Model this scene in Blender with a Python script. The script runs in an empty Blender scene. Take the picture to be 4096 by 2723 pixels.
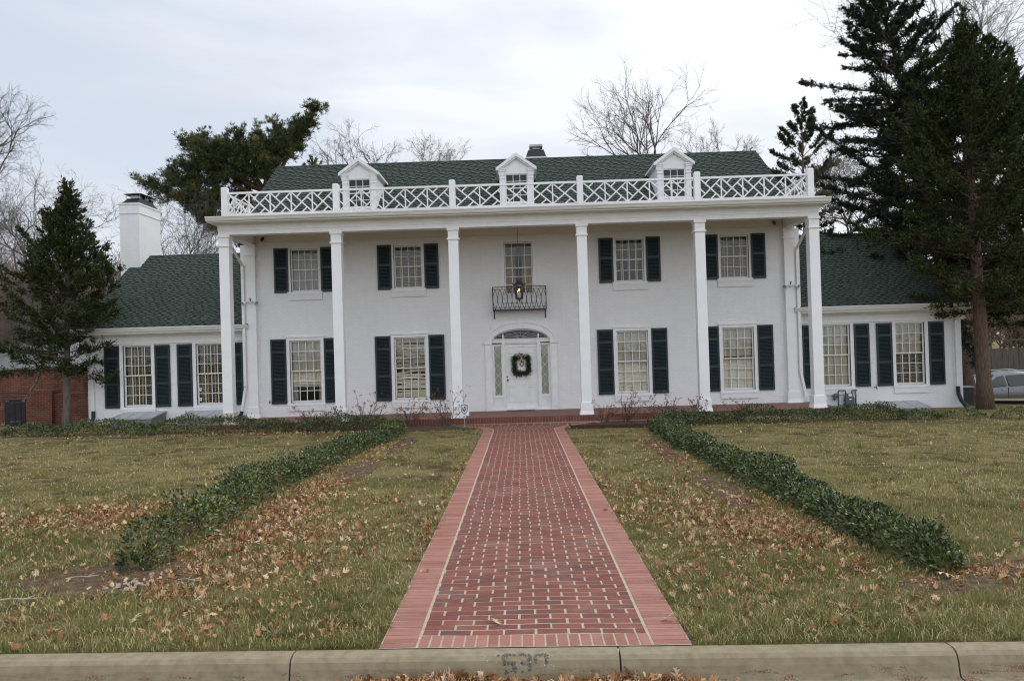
import bpy, math, random
import numpy as np
from mathutils import Vector, Matrix
R = math.radians
sc = bpy.context.scene
col = sc.collection

# ------------------------------------------------------------------ camera
CAM = Vector((0.0758, -24.0716, 2.0528))
yaw, pitch, roll = -0.0138, 0.0098, -0.0299
f_ = Vector((math.sin(yaw)*math.cos(pitch), math.cos(yaw)*math.cos(pitch), math.sin(pitch)))
r_ = Vector((math.cos(yaw), -math.sin(yaw), 0)); u_ = r_.cross(f_)
r2_ = math.cos(roll)*r_ + math.sin(roll)*u_; u2_ = -math.sin(roll)*r_ + math.cos(roll)*u_
cd = bpy.data.cameras.new('camera'); cam = bpy.data.objects.new('camera', cd); col.objects.link(cam)
M = Matrix((r2_, u2_, -f_)).transposed().to_4x4(); M.translation = CAM
cam.matrix_world = M
cd.sensor_width = 36; cd.lens = 36*3180.8/4096; cd.clip_start = .05; cd.clip_end = 3000
sc.camera = cam

# ------------------------------------------------------------------ world, sun, exposure
SUN_EL, SUN_AZ = R(38), R(60)      # azimuth measured from +Y (behind the house) towards +X (right)
w = bpy.data.worlds.new('World'); sc.world = w; w.use_nodes = True
nt = w.node_tree; nt.nodes.clear()
def N(t, ty, **kw):
    n = t.nodes.new(ty)
    for k, v in kw.items():
        if k.startswith('i_'): n.inputs[k[2:].replace('_', ' ')].default_value = v
        else: setattr(n, k, v)
    return n
def L(t, a, b): t.links.new(a, b)
def ramp(t, fac, stops, interp='LINEAR'):
    n = N(t, 'ShaderNodeValToRGB'); n.color_ramp.interpolation = interp
    e = n.color_ramp.elements
    while len(e) < len(stops): e.new(.5)
    for x, (p, c) in zip(e, stops): x.position = p; x.color = (*c, 1) if len(c) == 3 else c
    if fac is not None: L(t, fac, n.inputs[0])
    return n
def mth(t, op, a, b=None):
    n = N(t, 'ShaderNodeMath', operation=op)
    for i, v in enumerate((a, b)):
        if v is None: continue
        if isinstance(v, (int, float)): n.inputs[i].default_value = v
        else: L(t, v, n.inputs[i])
    return n.outputs[0]
def mix(t, fac, a, b, mode='MIX'):
    n = N(t, 'ShaderNodeMix', data_type='RGBA', blend_type=mode)
    for s, v in ((n.inputs[0], fac), (n.inputs[6], a), (n.inputs[7], b)):
        if isinstance(v, (int, float)): s.default_value = v
        elif isinstance(v, tuple): s.default_value = (*v, 1)
        else: L(t, v, s)
    return n.outputs[2]
sky = N(nt, 'ShaderNodeTexSky', sky_type='NISHITA'); sky.sun_disc = False
sky.sun_elevation = SUN_EL; sky.sun_rotation = SUN_AZ
tc = N(nt, 'ShaderNodeTexCoord')
mp = N(nt, 'ShaderNodeMapping'); mp.inputs['Scale'].default_value = (1.0, 1.0, 3.6); mp.inputs['Rotation'].default_value = (0, R(8), 0)
mp.inputs['Location'].default_value = (.35, 0.1, .2)
L(nt, tc.outputs['Generated'], mp.inputs[0])
no = N(nt, 'ShaderNodeTexNoise', i_Scale=2.6, i_Detail=5.0, i_Roughness=.5); no.inputs['Distortion'].default_value = .5
L(nt, mp.outputs[0], no.inputs['Vector'])
sep = N(nt, 'ShaderNodeSeparateXYZ'); L(nt, tc.outputs['Generated'], sep.inputs[0])
cov = ramp(nt, no.outputs['Fac'], [(.36, (0, 0, 0)), (.62, (1, 1, 1))]).outputs[0]
# the cloud deck is thicker to the right of the house and thins to pale blue on the left
rgt = mth(nt, 'ADD', mth(nt, 'MULTIPLY', sep.outputs['X'], 1.1), .62)
rgtc = N(nt, 'ShaderNodeClamp'); L(nt, rgt, rgtc.inputs[0])
blue = mix(nt, .72, sky.outputs[0], (6.9, 7.5, 8.5))
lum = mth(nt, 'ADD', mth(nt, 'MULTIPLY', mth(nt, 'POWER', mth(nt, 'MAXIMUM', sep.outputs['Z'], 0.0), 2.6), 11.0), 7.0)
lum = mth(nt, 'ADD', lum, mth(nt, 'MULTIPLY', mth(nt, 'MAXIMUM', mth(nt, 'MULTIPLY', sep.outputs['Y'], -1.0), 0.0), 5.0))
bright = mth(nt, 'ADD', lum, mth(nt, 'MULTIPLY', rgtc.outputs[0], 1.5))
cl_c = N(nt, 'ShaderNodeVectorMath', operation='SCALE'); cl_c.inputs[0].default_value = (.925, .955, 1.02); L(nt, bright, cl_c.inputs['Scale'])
no2 = N(nt, 'ShaderNodeTexNoise', i_Scale=2.5, i_Detail=6.0); L(nt, mp.outputs[0], no2.inputs['Vector'])
gr = ramp(nt, no2.outputs['Fac'], [(.32, (.80, .81, .83)), (.60, (1.05, 1.05, 1.05))]).outputs[0]
cloud = mix(nt, 1.0, cl_c.outputs[0], gr, 'MULTIPLY')
fac = mth(nt, 'ADD', mth(nt, 'MULTIPLY', cov, .80), mth(nt, 'MULTIPLY', rgtc.outputs[0], .6))
fcl = N(nt, 'ShaderNodeClamp'); L(nt, fac, fcl.inputs[0])
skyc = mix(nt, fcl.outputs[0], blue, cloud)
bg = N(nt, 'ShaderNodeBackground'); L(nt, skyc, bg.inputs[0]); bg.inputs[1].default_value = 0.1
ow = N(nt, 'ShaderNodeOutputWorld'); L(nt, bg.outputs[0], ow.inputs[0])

sd = bpy.data.lights.new('sun', 'SUN'); sd.energy = .7; sd.angle = R(22); sd.color = (1, .95, .88)
so = bpy.data.objects.new('sun', sd); col.objects.link(so)
sv = Vector((math.sin(SUN_AZ)*math.cos(SUN_EL), math.cos(SUN_AZ)*math.cos(SUN_EL), math.sin(SUN_EL)))
so.rotation_euler = sv.to_track_quat('Z', 'Y').to_euler(); so.location = (30, 30, 40)
sc.view_settings.view_transform = 'Standard'; sc.view_settings.look = 'None'
sc.view_settings.exposure = 0.25; sc.view_settings.gamma = 1
sc.render.engine = 'CYCLES'
sc.cycles.use_denoising = True
sc.cycles.max_bounces = 6; sc.cycles.transparent_max_bounces = 12
sc.cycles.filter_width = 1.15

# ------------------------------------------------------------------ materials
def mat(name, stops, rough=.6, attr=0, nscale=6.0, ndet=4.0, bump=None, spec=.3, stretch=None, metal=0, trans=0, dirt=None):
    m = bpy.data.materials.new(name); m.use_nodes = True; t = m.node_tree
    b = t.nodes['Principled BSDF']
    b.inputs['Roughness'].default_value = rough; b.inputs['Specular IOR Level'].default_value = spec; b.inputs['Metallic'].default_value = metal
    if isinstance(stops[0], (int, float)): stops = [stops]
    tcn = N(t, 'ShaderNodeTexCoord'); vec = tcn.outputs['Object']
    if stretch:
        mpn = N(t, 'ShaderNodeMapping'); mpn.inputs['Scale'].default_value = stretch; L(t, vec, mpn.inputs[0]); vec2 = mpn.outputs[0]
    else: vec2 = vec
    if len(stops) == 1 and not dirt: b.inputs['Base Color'].default_value = (*stops[0], 1)
    else:
        if len(stops) == 1: stops = [stops[0], stops[0]]
        nz = N(t, 'ShaderNodeTexNoise', i_Scale=nscale, i_Detail=ndet); L(t, vec2, nz.inputs['Vector'])
        f = nz.outputs['Fac']
        if attr:
            at = N(t, 'ShaderNodeAttribute', attribute_name='v')
            f = mth(t, 'ADD', mth(t, 'MULTIPLY', at.outputs['Fac'], attr), mth(t, 'MULTIPLY', mth(t, 'SUBTRACT', f, .0), 1-attr))
            lo, hi = .0, 1.
        else: lo, hi = .3, .7
        n = len(stops)
        c = ramp(t, f, [(lo+(hi-lo)*i/(n-1), s) for i, s in enumerate(stops)]).outputs[0]
        if dirt:
            dc, ds, da = dirt
            nz2 = N(t, 'ShaderNodeTexNoise', i_Scale=ds, i_Detail=6.0, i_Roughness=.65); L(t, vec2, nz2.inputs['Vector'])
            c = mix(t, mth(t, 'MULTIPLY', ramp(t, nz2.outputs['Fac'], [(.48, (0, 0, 0)), (.72, (1, 1, 1))]).outputs[0], da), c, dc)
        L(t, c, b.inputs['Base Color'])
    if bump:
        nb = N(t, 'ShaderNodeTexNoise', i_Scale=bump[0], i_Detail=5.0); L(t, vec2, nb.inputs['Vector'])
        bp = N(t, 'ShaderNodeBump', i_Strength=bump[1], i_Distance=bump[2] if len(bump) > 2 else .02); L(t, nb.outputs['Fac'], bp.inputs['Height']); L(t, bp.outputs[0], b.inputs['Normal'])
    if trans:
        tr = N(t, 'ShaderNodeBsdfTranslucent'); tr.inputs[0].default_value = (*stops[len(stops)//2], 1)
        mx = N(t, 'ShaderNodeMixShader'); mx.inputs[0].default_value = trans
        L(t, b.outputs[0], mx.inputs[1]); L(t, tr.outputs[0], mx.inputs[2]); L(t, mx.outputs[0], t.nodes['Material Output'].inputs[0])
    return m
def brickmat(name, c1, c2, mort, bw, rh, ms, bumps=.4, rough=.7, var=.5, streak=0):
    m = bpy.data.materials.new(name); m.use_nodes = True; t = m.node_tree; b = t.nodes['Principled BSDF']
    b.inputs['Roughness'].default_value = rough; b.inputs['Specular IOR Level'].default_value = .25
    tcn = N(t, 'ShaderNodeTexCoord'); s = N(t, 'ShaderNodeSeparateXYZ'); L(t, tcn.outputs['Object'], s.inputs[0])
    cx = N(t, 'ShaderNodeCombineXYZ'); L(t, mth(t, 'ADD', s.outputs[0], s.outputs[1]), cx.inputs[0]); L(t, s.outputs[2], cx.inputs[1])
    k = N(t, 'ShaderNodeTexBrick'); L(t, cx.outputs[0], k.inputs['Vector'])
    for n_, v in (('Color1', c1), ('Color2', c2), ('Mortar', mort)): k.inputs[n_].default_value = (*v, 1)
    for n_, v in (('Scale', 1.), ('Mortar Size', ms), ('Mortar Smooth', .3), ('Brick Width', bw), ('Row Height', rh), ('Bias', 0.)): k.inputs[n_].default_value = v
    nz = N(t, 'ShaderNodeTexNoise', i_Scale=2.2, i_Detail=7.0, i_Roughness=.7); L(t, tcn.outputs['Object'], nz.inputs['Vector'])
    g = ramp(t, nz.outputs['Fac'], [(.3, (1-var,)*3), (.7, (1+var*.3,)*3)]).outputs[0]
    c = mix(t, 1.0, k.outputs['Color'], g, 'MULTIPLY')
    if streak:
        mpn = N(t, 'ShaderNodeMapping'); mpn.inputs['Scale'].default_value = (7, 7, .35); L(t, tcn.outputs['Object'], mpn.inputs[0])
        ns = N(t, 'ShaderNodeTexNoise', i_Scale=1.0, i_Detail=6.0, i_Roughness=.7); L(t, mpn.outputs[0], ns.inputs['Vector'])
        np_ = N(t, 'ShaderNodeTexNoise', i_Scale=.45, i_Detail=3.0); L(t, tcn.outputs['Object'], np_.inputs['Vector'])
        sf = mth(t, 'MULTIPLY', ramp(t, ns.outputs['Fac'], [(.5, (0, 0, 0)), (.78, (1, 1, 1))]).outputs[0], ramp(t, np_.outputs['Fac'], [(.4, (0, 0, 0)), (.7, (1, 1, 1))]).outputs[0])
        c = mix(t, mth(t, 'MULTIPLY', sf, streak), c, (.52, .49, .44))
    L(t, c, b.inputs['Base Color'])
    nb = N(t, 'ShaderNodeTexNoise', i_Scale=45., i_Detail=3.0); L(t, tcn.outputs['Object'], nb.inputs['Vector'])
    h = mth(t, 'ADD', mth(t, 'MULTIPLY', k.outputs['Fac'], -1.0), mth(t, 'MULTIPLY', nb.outputs['Fac'], .35))
    bp = N(t, 'ShaderNodeBump', i_Strength=bumps, i_Distance=.012); L(t, h, bp.inputs['Height']); L(t, bp.outputs[0], b.inputs['Normal'])
    return m
def emis(name, c, s):
    m = bpy.data.materials.new(name); m.use_nodes = True; t = m.node_tree; b = t.nodes['Principled BSDF']
    b.inputs['Base Color'].default_value = (*c, 1); b.inputs['Emission Color'].default_value = (*c, 1); b.inputs['Emission Strength'].default_value = s
    return m
def glassmat(name, tint=(.93, .96, .95), ior=1.5, minr=.015):
    m = bpy.data.materials.new(name); m.use_nodes = True; t = m.node_tree; t.nodes.clear()
    o = N(t, 'ShaderNodeOutputMaterial'); tr = N(t, 'ShaderNodeBsdfTransparent'); tr.inputs[0].default_value = (*tint, 1)
    g = N(t, 'ShaderNodeBsdfGlossy'); g.inputs['Roughness'].default_value = .03
    tcn = N(t, 'ShaderNodeTexCoord'); nz = N(t, 'ShaderNodeTexNoise', i_Scale=2.5, i_Detail=1.0); L(t, tcn.outputs['Object'], nz.inputs['Vector'])
    bp = N(t, 'ShaderNodeBump', i_Strength=.12, i_Distance=.02); L(t, nz.outputs['Fac'], bp.inputs['Height']); L(t, bp.outputs[0], g.inputs['Normal'])
    fr = N(t, 'ShaderNodeFresnel', i_IOR=ior)
    mx = N(t, 'ShaderNodeMixShader'); L(t, mth(t, 'ADD', mth(t, 'MULTIPLY', fr.outputs[0], 1.0), minr), mx.inputs[0]); L(t, tr.outputs[0], mx.inputs[1]); L(t, g.outputs[0], mx.inputs[2]); L(t, mx.outputs[0], o.inputs[0])
    return m
MT = {}
MT['wbrick'] = brickmat('painted_brick', (.80, .80, .805), (.775, .775, .78), (.73, .73, .735), .205, .0725, .010, .26, .55, .05, .35)
MT['white'] = mat('white_trim_paint', [(.76, .76, .755), (.82, .82, .815)], .45, nscale=3, dirt=((.60, .58, .54), 5, .28))
MT['whitecol'] = mat('white_column_paint', [(.79, .79, .79), (.84, .84, .84)], .4, nscale=2, dirt=((.66, .64, .60), 2.2, .22))
MT['gutter'] = mat('gutter_paint', [(.70, .70, .68), (.78, .78, .76)], .4, nscale=2, stretch=(.4, 1, 6), dirt=((.44, .39, .33), 6, .5))
MT['soffit'] = mat('soffit_paint', [(.66, .63, .58), (.71, .68, .63)], .6, nscale=1.5)
MT['stone'] = mat('stained_plinth', [(.62, .57, .47), (.50, .44, .34)], .8, nscale=9, bump=(40, .4))
MT['shutter'] = mat('shutter_paint', [(.008, .0165, .021), (.0125, .024, .029)], .45, nscale=3, spec=.5)
MT['shingle'] = mat('green_shingle', [(.033, .041, .034), (.048, .063, .051), (.066, .086, .070), (.086, .108, .090)], .9, attr=.78, nscale=24, bump=(120, .4, .006), spec=.15)
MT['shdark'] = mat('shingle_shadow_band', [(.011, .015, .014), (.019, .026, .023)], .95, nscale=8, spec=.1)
MT['blackmetal'] = mat('black_metal', [(.012, .014, .018), (.022, .025, .03)], .45, nscale=5)
MT['iron'] = mat('grey_iron', [(.022, .026, .032), (.035, .04, .048)], .5, nscale=9)
MT['bbrick'] = brickmat('red_garden_brick', (.215, .060, .034), (.14, .042, .028), (.19, .14, .11), .215, .075, .010, .5, .8, .45)
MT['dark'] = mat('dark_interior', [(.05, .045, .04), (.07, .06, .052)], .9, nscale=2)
MT['slat'] = mat('cream_slat', [(.62, .56, .43), (.70, .64, .50)], .5, nscale=5)
MT['slatt'] = mat('tan_slat', [(.33, .28, .19), (.42, .36, .25)], .5, nscale=5)
MT['slatw'] = mat('ivory_slat', [(.68, .63, .52), (.76, .71, .60)], .5, nscale=5)
MT['tape'] = mat('blind_tape', [(.60, .47, .25)], .8)
MT['sheer'] = mat('sheer_curtain', [(.30, .285, .26), (.48, .46, .42)], .9, nscale=9, stretch=(4, 1, .3))
MT['gold'] = mat('gold_curtain', [(.24, .19, .10), (.38, .31, .18)], .9, nscale=9, stretch=(4, 1, .3))
MT['creamc'] = mat('cream_curtain', [(.40, .36, .26), (.54, .49, .37)], .9, nscale=9, stretch=(4, 1, .3))
MT['sidec'] = mat('pale_green_curtain', [(.50, .52, .40), (.62, .63, .50)], .9, nscale=9, stretch=(6, 1, .3))
MT['glass'] = glassmat('window_glass')
MT['dglass'] = glassmat('dormer_glass', (.28, .31, .40), 1.5, .0)
MT['knob'] = mat('aged_brass', [(.10, .055, .025), (.16, .09, .04)], .4, nscale=9, metal=.7)
MT['brick'] = mat('path_brick', [(.120, .060, .054), (.158, .058, .046), (.198, .070, .053), (.235, .090, .066)], .8, attr=.72, nscale=30, bump=(60, .5, .01), spec=.2, dirt=((.30, .20, .165), 2.6, .38))
MT['bbord'] = mat('path_border_brick', [(.235, .103, .078), (.30, .135, .104), (.37, .182, .143)], .8, attr=.65, nscale=12, bump=(60, .5, .01), spec=.2, dirt=((.36, .22, .18), 5, .4))
MT['mortar'] = mat('tan_mortar', [(.33, .28, .20), (.45, .39, .285)], .9, nscale=20, bump=(50, .6, .01))
MT['porchtile'] = brickmat('porch_brick_paving', (.20, .075, .055), (.15, .06, .048), (.24, .13, .10), .21, .105, .006, .2, .75, .25)
MT['kerb'] = mat('kerb_concrete', [(.215, .178, .112), (.262, .22, .144), (.298, .253, .170)], .9, nscale=14, ndet=8, bump=(140, .5, .006), dirt=((.20, .15, .09), 3.0, .45))
MT['asphalt'] = mat('asphalt', [(.045, .045, .045), (.075, .073, .07)], .9, nscale=60, bump=(150, .6, .01))
MT['soil'] = mat('bare_soil', [(.055, .034, .017), (.105, .068, .036), (.155, .108, .064)], .95, nscale=9, ndet=8, bump=(35, .9, .04))
MT['mulch'] = mat('bark_mulch', [(.045, .026, .018), (.09, .055, .038), (.15, .10, .075)], .95, nscale=38, ndet=8, bump=(60, 1.0, .05))
MT['grass'] = mat('grass_blade', [(.060, .088, .020), (.140, .165, .044), (.285, .260, .095), (.455, .380, .175), (.58, .49, .27)], .6, attr=1.0, trans=.25, spec=.2)
MT['leaf'] = mat('dry_leaf', [(.075, .038, .022), (.22, .092, .036), (.40, .215, .098), (.56, .375, .205), (.72, .58, .39)], .75, attr=.93, nscale=20, trans=.15, spec=.2)
MT['hedge'] = mat('glossy_hedge_leaf', [(.020, .036, .010), (.050, .076, .019), (.105, .132, .032), (.30, .27, .05)], .36, attr=1.0, spec=.5)
MT['twig'] = mat('twig', [(.06, .04, .03), (.11, .08, .06)], .9, nscale=10)
MT['cedar'] = mat('cedar_foliage', [(.012, .019, .008), (.027, .038, .014), (.050, .062, .020), (.088, .09, .026)], .8, attr=1.0, spec=.12)
MT['spruce'] = mat('spruce_foliage', [(.014, .020, .014), (.031, .042, .028), (.058, .072, .046)], .8, attr=1.0, spec=.12)
MT['pine'] = mat('pine_needles', [(.022, .035, .016), (.055, .072, .030), (.105, .118, .042), (.19, .165, .04)], .75, attr=1.0, spec=.15)
MT['bark'] = mat('cedar_bark', [(.075, .045, .032), (.14, .092, .068), (.22, .16, .125)], .95, nscale=10, stretch=(6, 6, .55), bump=(14, 1.0, .05))
MT['gbark'] = mat('grey_bark', [(.10, .085, .075), (.17, .15, .13)], .95, nscale=6, stretch=(3, 3, .6), bump=(14, .6, .03))
MT['bare'] = mat('bare_twigs', [(.10, .085, .076), (.165, .142, .125)], .95, nscale=1.2)
MT['bareb'] = mat('brown_twigs', [(.13, .085, .06), (.21, .15, .11)], .95, nscale=1.2)
MT['rose'] = mat('rose_stem', [(.065, .048, .034), (.11, .075, .05)], .9, nscale=10)
MT['hip'] = mat('dry_rose_hip', [(.16, .045, .02), (.26, .09, .04), (.12, .06, .03)], .8, attr=1)
MT['rust'] = mat('rusted_steel', [(.045, .022, .016), (.075, .038, .026)], .9, nscale=12)
MT['metal'] = mat('galvanised_metal', [(.34, .35, .36), (.46, .47, .48)], .45, nscale=5, metal=.5)
MT['meter'] = mat('grey_meter_paint', [(.07, .095, .105), (.10, .125, .135)], .5, nscale=12)
MT['plastic'] = mat('clear_well_cover', [(.36, .37, .39), (.46, .47, .49)], .3, nscale=6, dirt=((.28, .24, .20), 4, .5))
MT['wellwall'] = mat('well_surround', [(.17, .165, .155), (.23, .225, .21)], .8, nscale=7)
MT['sign'] = mat('sign_white', [(.80, .82, .84)], .4)
MT['ink'] = mat('sign_ink', [(.02, .03, .05)], .5)
MT['paint'] = mat('faded_black_paint', [(.06, .062, .066), (.15, .135, .11)], .9, nscale=60)
MT['wpaint'] = mat('faded_white_paint', [(.36, .36, .35), (.48, .48, .47)], .9, nscale=60)
MT['carw'] = mat('silver_car_paint', [(.16, .17, .18)], .25, metal=.5, spec=.5)
MT['carg'] = glassmat('car_glass', (.10, .13, .14), 1.5, .02)
MT['tyre'] = mat('tyre_rubber', [(.015, .015, .016)], .8)
MT['wood'] = mat('weathered_fence_wood', [(.075, .068, .058), (.12, .108, .094)], .9, nscale=4, stretch=(6, 6, .5))
MT['greyroof'] = mat('grey_shed_roof', [(.22, .22, .22), (.29, .29, .285)], .9, nscale=5)
MT['stonew'] = mat('pale_weathered_stone', [(.24, .215, .18), (.46, .43, .375)], .9, nscale=20, bump=(40, .6, .01))
MT['wreath'] = mat('wreath_greens', [(.010, .022, .007), (.025, .045, .012), (.065, .075, .02)], .7, attr=1)
MT['ribbon'] = mat('plaid_ribbon', [(.60, .52, .42), (.22, .16, .13)], .7, nscale=26)
MT['mat'] = mat('coir_mat', [(.11, .085, .055), (.16, .125, .085)], .95, nscale=40)
MT['bulb'] = emis('warm_bulb', (1, .50, .17), 5)
MT['bulb2'] = emis('amber_flame', (1, .42, .10), 2.2)
MT['lglass'] = glassmat('lantern_glass', (.80, .80, .78), 1.5, .03)

# ------------------------------------------------------------------ mesh helpers
class MB:
    def __init__(s): s.v = []; s.f = []; s.m = []; s.a = []
    def add(s, vs, fs, m=0, a=.5):
        o = len(s.v); s.v += [tuple(p) for p in vs]
        for f in fs: s.f.append(tuple(i+o for i in f)); s.m.append(m); s.a.append(a)
    def box(s, x0, x1, y0, y1, z0, z1, m=0, a=.5):
        s.add([(x0, y0, z0), (x1, y0, z0), (x1, y1, z0), (x0, y1, z0), (x0, y0, z1), (x1, y0, z1), (x1, y1, z1), (x0, y1, z1)],
              [(0, 3, 2, 1), (4, 5, 6, 7), (0, 1, 5, 4), (1, 2, 6, 5), (2, 3, 7, 6), (3, 0, 4, 7)], m, a)
    def frus(s, x0, x1, y0, y1, z0, X0, X1, Y0, Y1, z1, m=0, a=.5):
        s.add([(x0, y0, z0), (x1, y0, z0), (x1, y1, z0), (x0, y1, z0), (X0, Y0, z1), (X1, Y0, z1), (X1, Y1, z1), (X0, Y1, z1)],
              [(0, 3, 2, 1), (4, 5, 6, 7), (0, 1, 5, 4), (1, 2, 6, 5), (2, 3, 7, 6), (3, 0, 4, 7)], m, a)
    def prism(s, pts, d, m=0, a=.5):       # polygon (3d points) extruded by vector d
        n = len(pts); p = [Vector(q) for q in pts]; d = Vector(d)
        vs = p + [q+d for q in p]
        s.add(vs, [tuple(range(n)), tuple(range(2*n-1, n-1, -1))] + [(i, (i+1) % n+0, (i+1) % n+n, i+n) for i in range(n)][::1], m, a)
    def bar(s, p0, p1, w, d, nrm=(0, 1, 0), m=0, a=.5):
        p0 = Vector(p0); p1 = Vector(p1); t = (p1-p0).normalized(); n = Vector(nrm); n = (n - n.dot(t)*t).normalized(); b = t.cross(n)
        b = b*w/2; n = n*d/2
        s.add([p0-b-n, p0+b-n, p0+b+n, p0-b+n, p1-b-n, p1+b-n, p1+b+n, p1-b+n],
              [(0, 3, 2, 1), (4, 5, 6, 7), (0, 1, 5, 4), (1, 2, 6, 5), (2, 3, 7, 6), (3, 0, 4, 7)], m, a)
    def tube(s, pts, rad, n=8, m=0, a=.5, cap=True):
        pts = [Vector(p) for p in pts]
        if isinstance(rad, (int, float)): rad = [rad]*len(pts)
        o = len(s.v); u = None
        for i, p in enumerate(pts):
            t = (pts[min(i+1, len(pts)-1)] - pts[max(i-1, 0)]).normalized()
            if u is None: u = t.orthogonal().normalized()
            u = (u - u.dot(t)*t); u = u.normalized() if u.length > 1e-6 else t.orthogonal().normalized()
            w_ = t.cross(u)
            for k in range(n):
                an = 2*math.pi*k/n; s.v.append(tuple(p + (u*math.cos(an) + w_*math.sin(an))*rad[i]))
        for i in range(len(pts)-1):
            for k in range(n):
                s.f.append((o+i*n+k, o+i*n+(k+1) % n, o+(i+1)*n+(k+1) % n, o+(i+1)*n+k)); s.m.append(m); s.a.append(a)
        if cap:
            s.f.append(tuple(o+k for k in range(n-1, -1, -1))); s.m.append(m); s.a.append(a)
            e = o+(len(pts)-1)*n; s.f.append(tuple(e+k for k in range(n))); s.m.append(m); s.a.append(a)
    def lathe(s, prof, n=16, c=(0, 0, 0), axis='z', m=0, a=.5):
        o = len(s.v)
        for r, z in prof:
            for k in range(n):
                an = 2*math.pi*k/n; x, y = r*math.cos(an), r*math.sin(an)
                p = (x, y, z) if axis == 'z' else ((x, z, y) if axis == 'y' else (z, x, y))
                s.v.append((p[0]+c[0], p[1]+c[1], p[2]+c[2]))
        for i in range(len(prof)-1):
            for k in range(n):
                s.f.append((o+i*n+k, o+i*n+(k+1) % n, o+(i+1)*n+(k+1) % n, o+(i+1)*n+k)); s.m.append(m); s.a.append(a)
    def build(s, name, mats, parent=None, loc=(0, 0, 0), smooth=False, fix=True):
        me = bpy.data.meshes.new(name); me.from_pydata(s.v, [], s.f)
        if not isinstance(mats, (list, tuple)): mats = [mats]
        for m in mats: me.materials.append(MT[m] if isinstance(m, str) else m)
        me.polygons.foreach_set('material_index', s.m)
        at = me.attributes.new('v', 'FLOAT', 'FACE'); at.data.foreach_set('value', s.a)
        if fix and len(s.f) < 60000:
            import bmesh
            bm = bmesh.new(); bm.from_mesh(me); bmesh.ops.recalc_face_normals(bm, faces=bm.faces); bm.to_mesh(me); bm.free()
        if smooth: me.polygons.foreach_set('use_smooth', [True]*len(me.polygons))
        me.update()
        o = bpy.data.objects.new(name, me); o.location = loc; col.objects.link(o)
        if parent: o.parent = parent
        return o
def npmesh(name, V, F, mats, a=None, parent=None, loc=(0, 0, 0), smooth=False):
    V = np.asarray(V, np.float32); F = np.asarray(F, np.int32); k = F.shape[1]
    me = bpy.data.meshes.new(name); me.vertices.add(len(V)); me.vertices.foreach_set('co', V.ravel())
    me.loops.add(F.size); me.loops.foreach_set('vertex_index', F.ravel())
    me.polygons.add(len(F)); me.polygons.foreach_set('loop_start', np.arange(0, F.size, k, dtype=np.int32))
    try: me.polygons.foreach_set('loop_total', np.full(len(F), k, np.int32))
    except Exception: pass
    me.update(calc_edges=True)
    if not isinstance(mats, (list, tuple)): mats = [mats]
    for m in mats: me.materials.append(MT[m])
    if a is not None:
        at = me.attributes.new('v', 'FLOAT', 'FACE'); at.data.foreach_set('value', np.asarray(a, np.float32))
    if smooth: me.polygons.foreach_set('use_smooth', np.ones(len(F), bool))
    o = bpy.data.objects.new(name, me); o.location = loc; col.objects.link(o)
    if parent: o.parent = parent
    return o
def tag(o, label=None, cat=None, group=None, kind=None):
    if label: o['label'] = label
    if cat: o['category'] = cat
    if group: o['group'] = group
    if kind: o['kind'] = kind
    return o
def empty(name, loc, label, cat, group=None, rz=0):
    o = bpy.data.objects.new(name, None); o.location = loc; o.rotation_euler = (0, 0, rz); o.empty_display_size = .2; col.objects.link(o)
    return tag(o, label, cat, group)
def dup(src, loc=None, parent='same'):
    o = src.copy(); col.objects.link(o)
    if loc is not None: o.location = loc
    o.parent = src.parent if parent == 'same' else parent
    for c in [x for x in bpy.data.objects if x.parent == src]: dup(c, None, o)
    return o
def norm(a): return a/np.maximum(np.linalg.norm(a, axis=-1, keepdims=True), 1e-9)
def diamonds(C, D, Ln, Wd, g, up=None):
    C = np.asarray(C); D = norm(np.asarray(D)); n = len(C)
    S = np.cross(D, g.normal(size=(n, 3)) if up is None else up); S = norm(S)
    Ln = np.broadcast_to(np.asarray(Ln, float), n)[:, None]; Wd = np.broadcast_to(np.asarray(Wd, float), n)[:, None]
    V = np.stack([C, C+D*Ln*.5+S*Wd*.5, C+D*Ln, C+D*Ln*.5-S*Wd*.5], 1).reshape(-1, 3)
    F = np.arange(4*n).reshape(n, 4)
    return V, F
def sst(a, b, x):
    t = np.clip((np.asarray(x, float)-a)/(b-a), 0, 1); return t*t*(3-2*t)
def gz(x, y):
    x = np.asarray(x, float); y = np.asarray(y, float)
    t = np.clip((y+18.3)/16.3, 0, 1); A = -.22-.008*np.clip(x, -16, 16)
    z = -.09+(A+.09)*t
    z = z - 1.0*sst(14.5, 21, x)*sst(2, 9, y) + .75*sst(14.5, 21, x)*sst(13.5, 19, y) - .22*sst(14, 15.5, -x)*sst(2, 5, y)
    return z
def G(x, y): return float(gz(x, y))
KS = -.0324
def yk(x): return -18.36+KS*np.asarray(x, float)
def pc(y): return .024+(.0895-.024)*np.clip((np.asarray(y, float)+.66)/(-17.7), 0, 1.1)   # path centre line
PHW = .845                                                     # half width of the path's field
def flare(y):                                                   # the path widens where it meets the porch
    t = np.clip((np.asarray(y, float)+2.1)/1.75, 0, 1); return 1.05*t**2.2
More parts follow.
